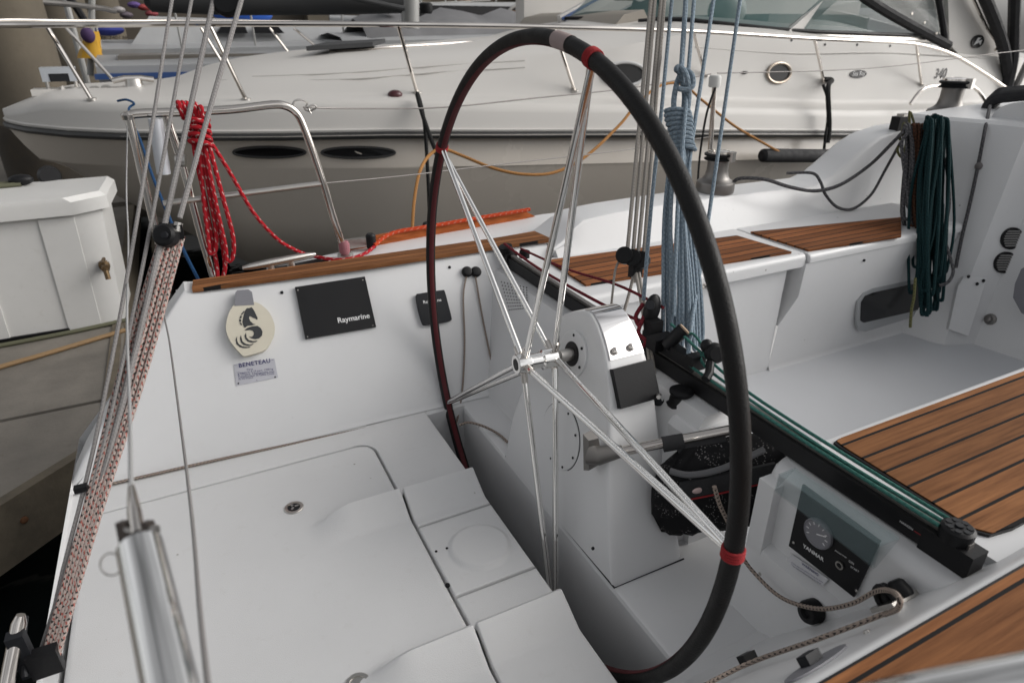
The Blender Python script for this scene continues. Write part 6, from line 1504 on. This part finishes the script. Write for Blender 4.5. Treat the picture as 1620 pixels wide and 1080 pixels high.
# posts and spars of the far berths
for i, (x, D, r, m, lab) in enumerate(((114, 14, .05, 'mast', 'slim pale mast left of the oilskins'), (133, 15, .10, 'wood', 'buff timber post behind the oilskins'), (722, 14, .02, 'mast', 'thin halyard mast against the back wall'), (735, 15, .16, 'wood', 'reddish brown timber post at the back wall'), (706, 15, .02, 'mast', 'thin mast left of the brown timber post'), (668, 15, .025, 'mast', 'thin mast right of the thick white one'), (785, 16, .02, 'mast', 'slender mast above the seat box'), (877, 13, .06, 'blue_hull', 'blue post beside the corner of the cruiser screen'))):
    p = oY(x, 40, D); tag(MB().tube([V((p.x, p.y, -1)), V((p.x, p.y, 4.5))], r, 10).build('mooring_post' if m == 'wood' else 'far_mast', M[m]), lab, 'post' if m == 'wood' else 'mast')
tag(rope('dark_gangway_rail', [oY(58, 3, 9.2), oY(110, 7, 9.6), oY(165, 14, 10.2), oY(182, 18, 10.4)], .03, M['anod'], smooth=0), 'grey spar sloping across the pilings at upper left', 'spar')
fl_ = tag(MB().box(-12, 30, 12.8, 13.6, -1.6, -1.35).build('far_dock', M['dockdeck'], smooth=False), 'far finger dock', 'dock'); del fl_['label'], fl_['category']; fl_['kind'] = 'structure'
random.seed(8)
cl_ = [(228, 12, (.3, .05, .05)), (240, 22, (.25, .05, .06)), (188, 16, (.35, .33, .33)), (200, 24, (.12, .1, .12)), (212, 8, (.1, .06, .2))]
for i, (x, y, c) in enumerate(cl_):
    p = oY(x, y, 16); o = MB().ell(p, .12, .1, .06, 10, 6).build('deck_bundle', mat('bundle_cloth_%d' % i, c, .8), None)
    tag(o, ('dark red sail bundle', 'crimson bundle low at the wall', 'pale rope bundle', 'dark tangled bundle', 'purple bundle')[i]+' on the far dock at upper left', 'bundle')
# ================================================================ light, camera
for o in list(bpy.data.objects):
    if o.parent is None: o.location.z += LIFT
w = bpy.data.worlds.new('World'); SC.world = w; w.use_nodes = True
nt = w.node_tree; bg = nt.nodes['Background']
sky = nt.nodes.new('ShaderNodeTexSky'); sky.sky_type = 'NISHITA'; sky.sun_disc = False
SUN_EL, SUN_AZ = R(30), R(112)                        # azimuth clockwise from +Y towards +X
sky.sun_elevation = SUN_EL; sky.sun_rotation = SUN_AZ
sky.air_density = 1.0; sky.dust_density = 4.0; sky.ozone_density = 1.0
hs = nt.nodes.new('ShaderNodeHueSaturation'); hs.inputs['Saturation'].default_value = .10
nt.links.new(sky.outputs[0], hs.inputs['Color']); 
tcw = nt.nodes.new('ShaderNodeTexCoord'); cl = nt.nodes.new('ShaderNodeTexNoise'); cl.inputs['Scale'].default_value = 3.2; cl.inputs['Detail'].default_value = 5; cl.inputs['Distortion'].default_value = .6
mpw = nt.nodes.new('ShaderNodeMapping'); mpw.inputs['Scale'].default_value = (1, 1, 2.2); nt.links.new(tcw.outputs['Generated'], mpw.inputs['Vector']); nt.links.new(mpw.outputs[0], cl.inputs['Vector'])
mrw = nt.nodes.new('ShaderNodeMapRange'); mrw.inputs[1].default_value = .3; mrw.inputs[2].default_value = .7; mrw.inputs[3].default_value = .5; mrw.inputs[4].default_value = 1.5; nt.links.new(cl.outputs['Fac'], mrw.inputs[0])
mxw = nt.nodes.new('ShaderNodeMix'); mxw.data_type = 'RGBA'; mxw.blend_type = 'MULTIPLY'; mxw.inputs['Factor'].default_value = 1
nt.links.new(hs.outputs[0], mxw.inputs['A']); nt.links.new(mrw.outputs[0], mxw.inputs['B']); nt.links.new(mxw.outputs['Result'], bg.inputs['Color'])
bg.inputs['Strength'].default_value = .15
sd = bpy.data.lights.new('sun', 'SUN'); sd.energy = .65; sd.angle = R(50); sd.color = (1, .9, .78)
so = bpy.data.objects.new('sun', sd); COL.objects.link(so)
dirv = V((math.sin(SUN_AZ)*math.cos(SUN_EL), math.cos(SUN_AZ)*math.cos(SUN_EL), math.sin(SUN_EL)))
so.rotation_euler = dirv.to_track_quat('Z', 'Y').to_euler(); so.location = (6, 0, 12)
cd = bpy.data.cameras.new('camera'); co = bpy.data.objects.new('camera', cd); COL.objects.link(co)
cd.sensor_width = 36; cd.lens = F/1620*36; cd.clip_start = .02; cd.clip_end = 500
co.location = (0, 0, LIFT)
co.rotation_euler = Matrix((RT, UP, -FW)).transposed().to_euler()
cd.dof.use_dof = True; cd.dof.focus_distance = 1.75; cd.dof.aperture_fstop = 4.5
SC.camera = co
SC.view_settings.view_transform = 'Standard'; SC.view_settings.look = 'None'; SC.view_settings.gamma = 1; SC.view_settings.exposure = .14
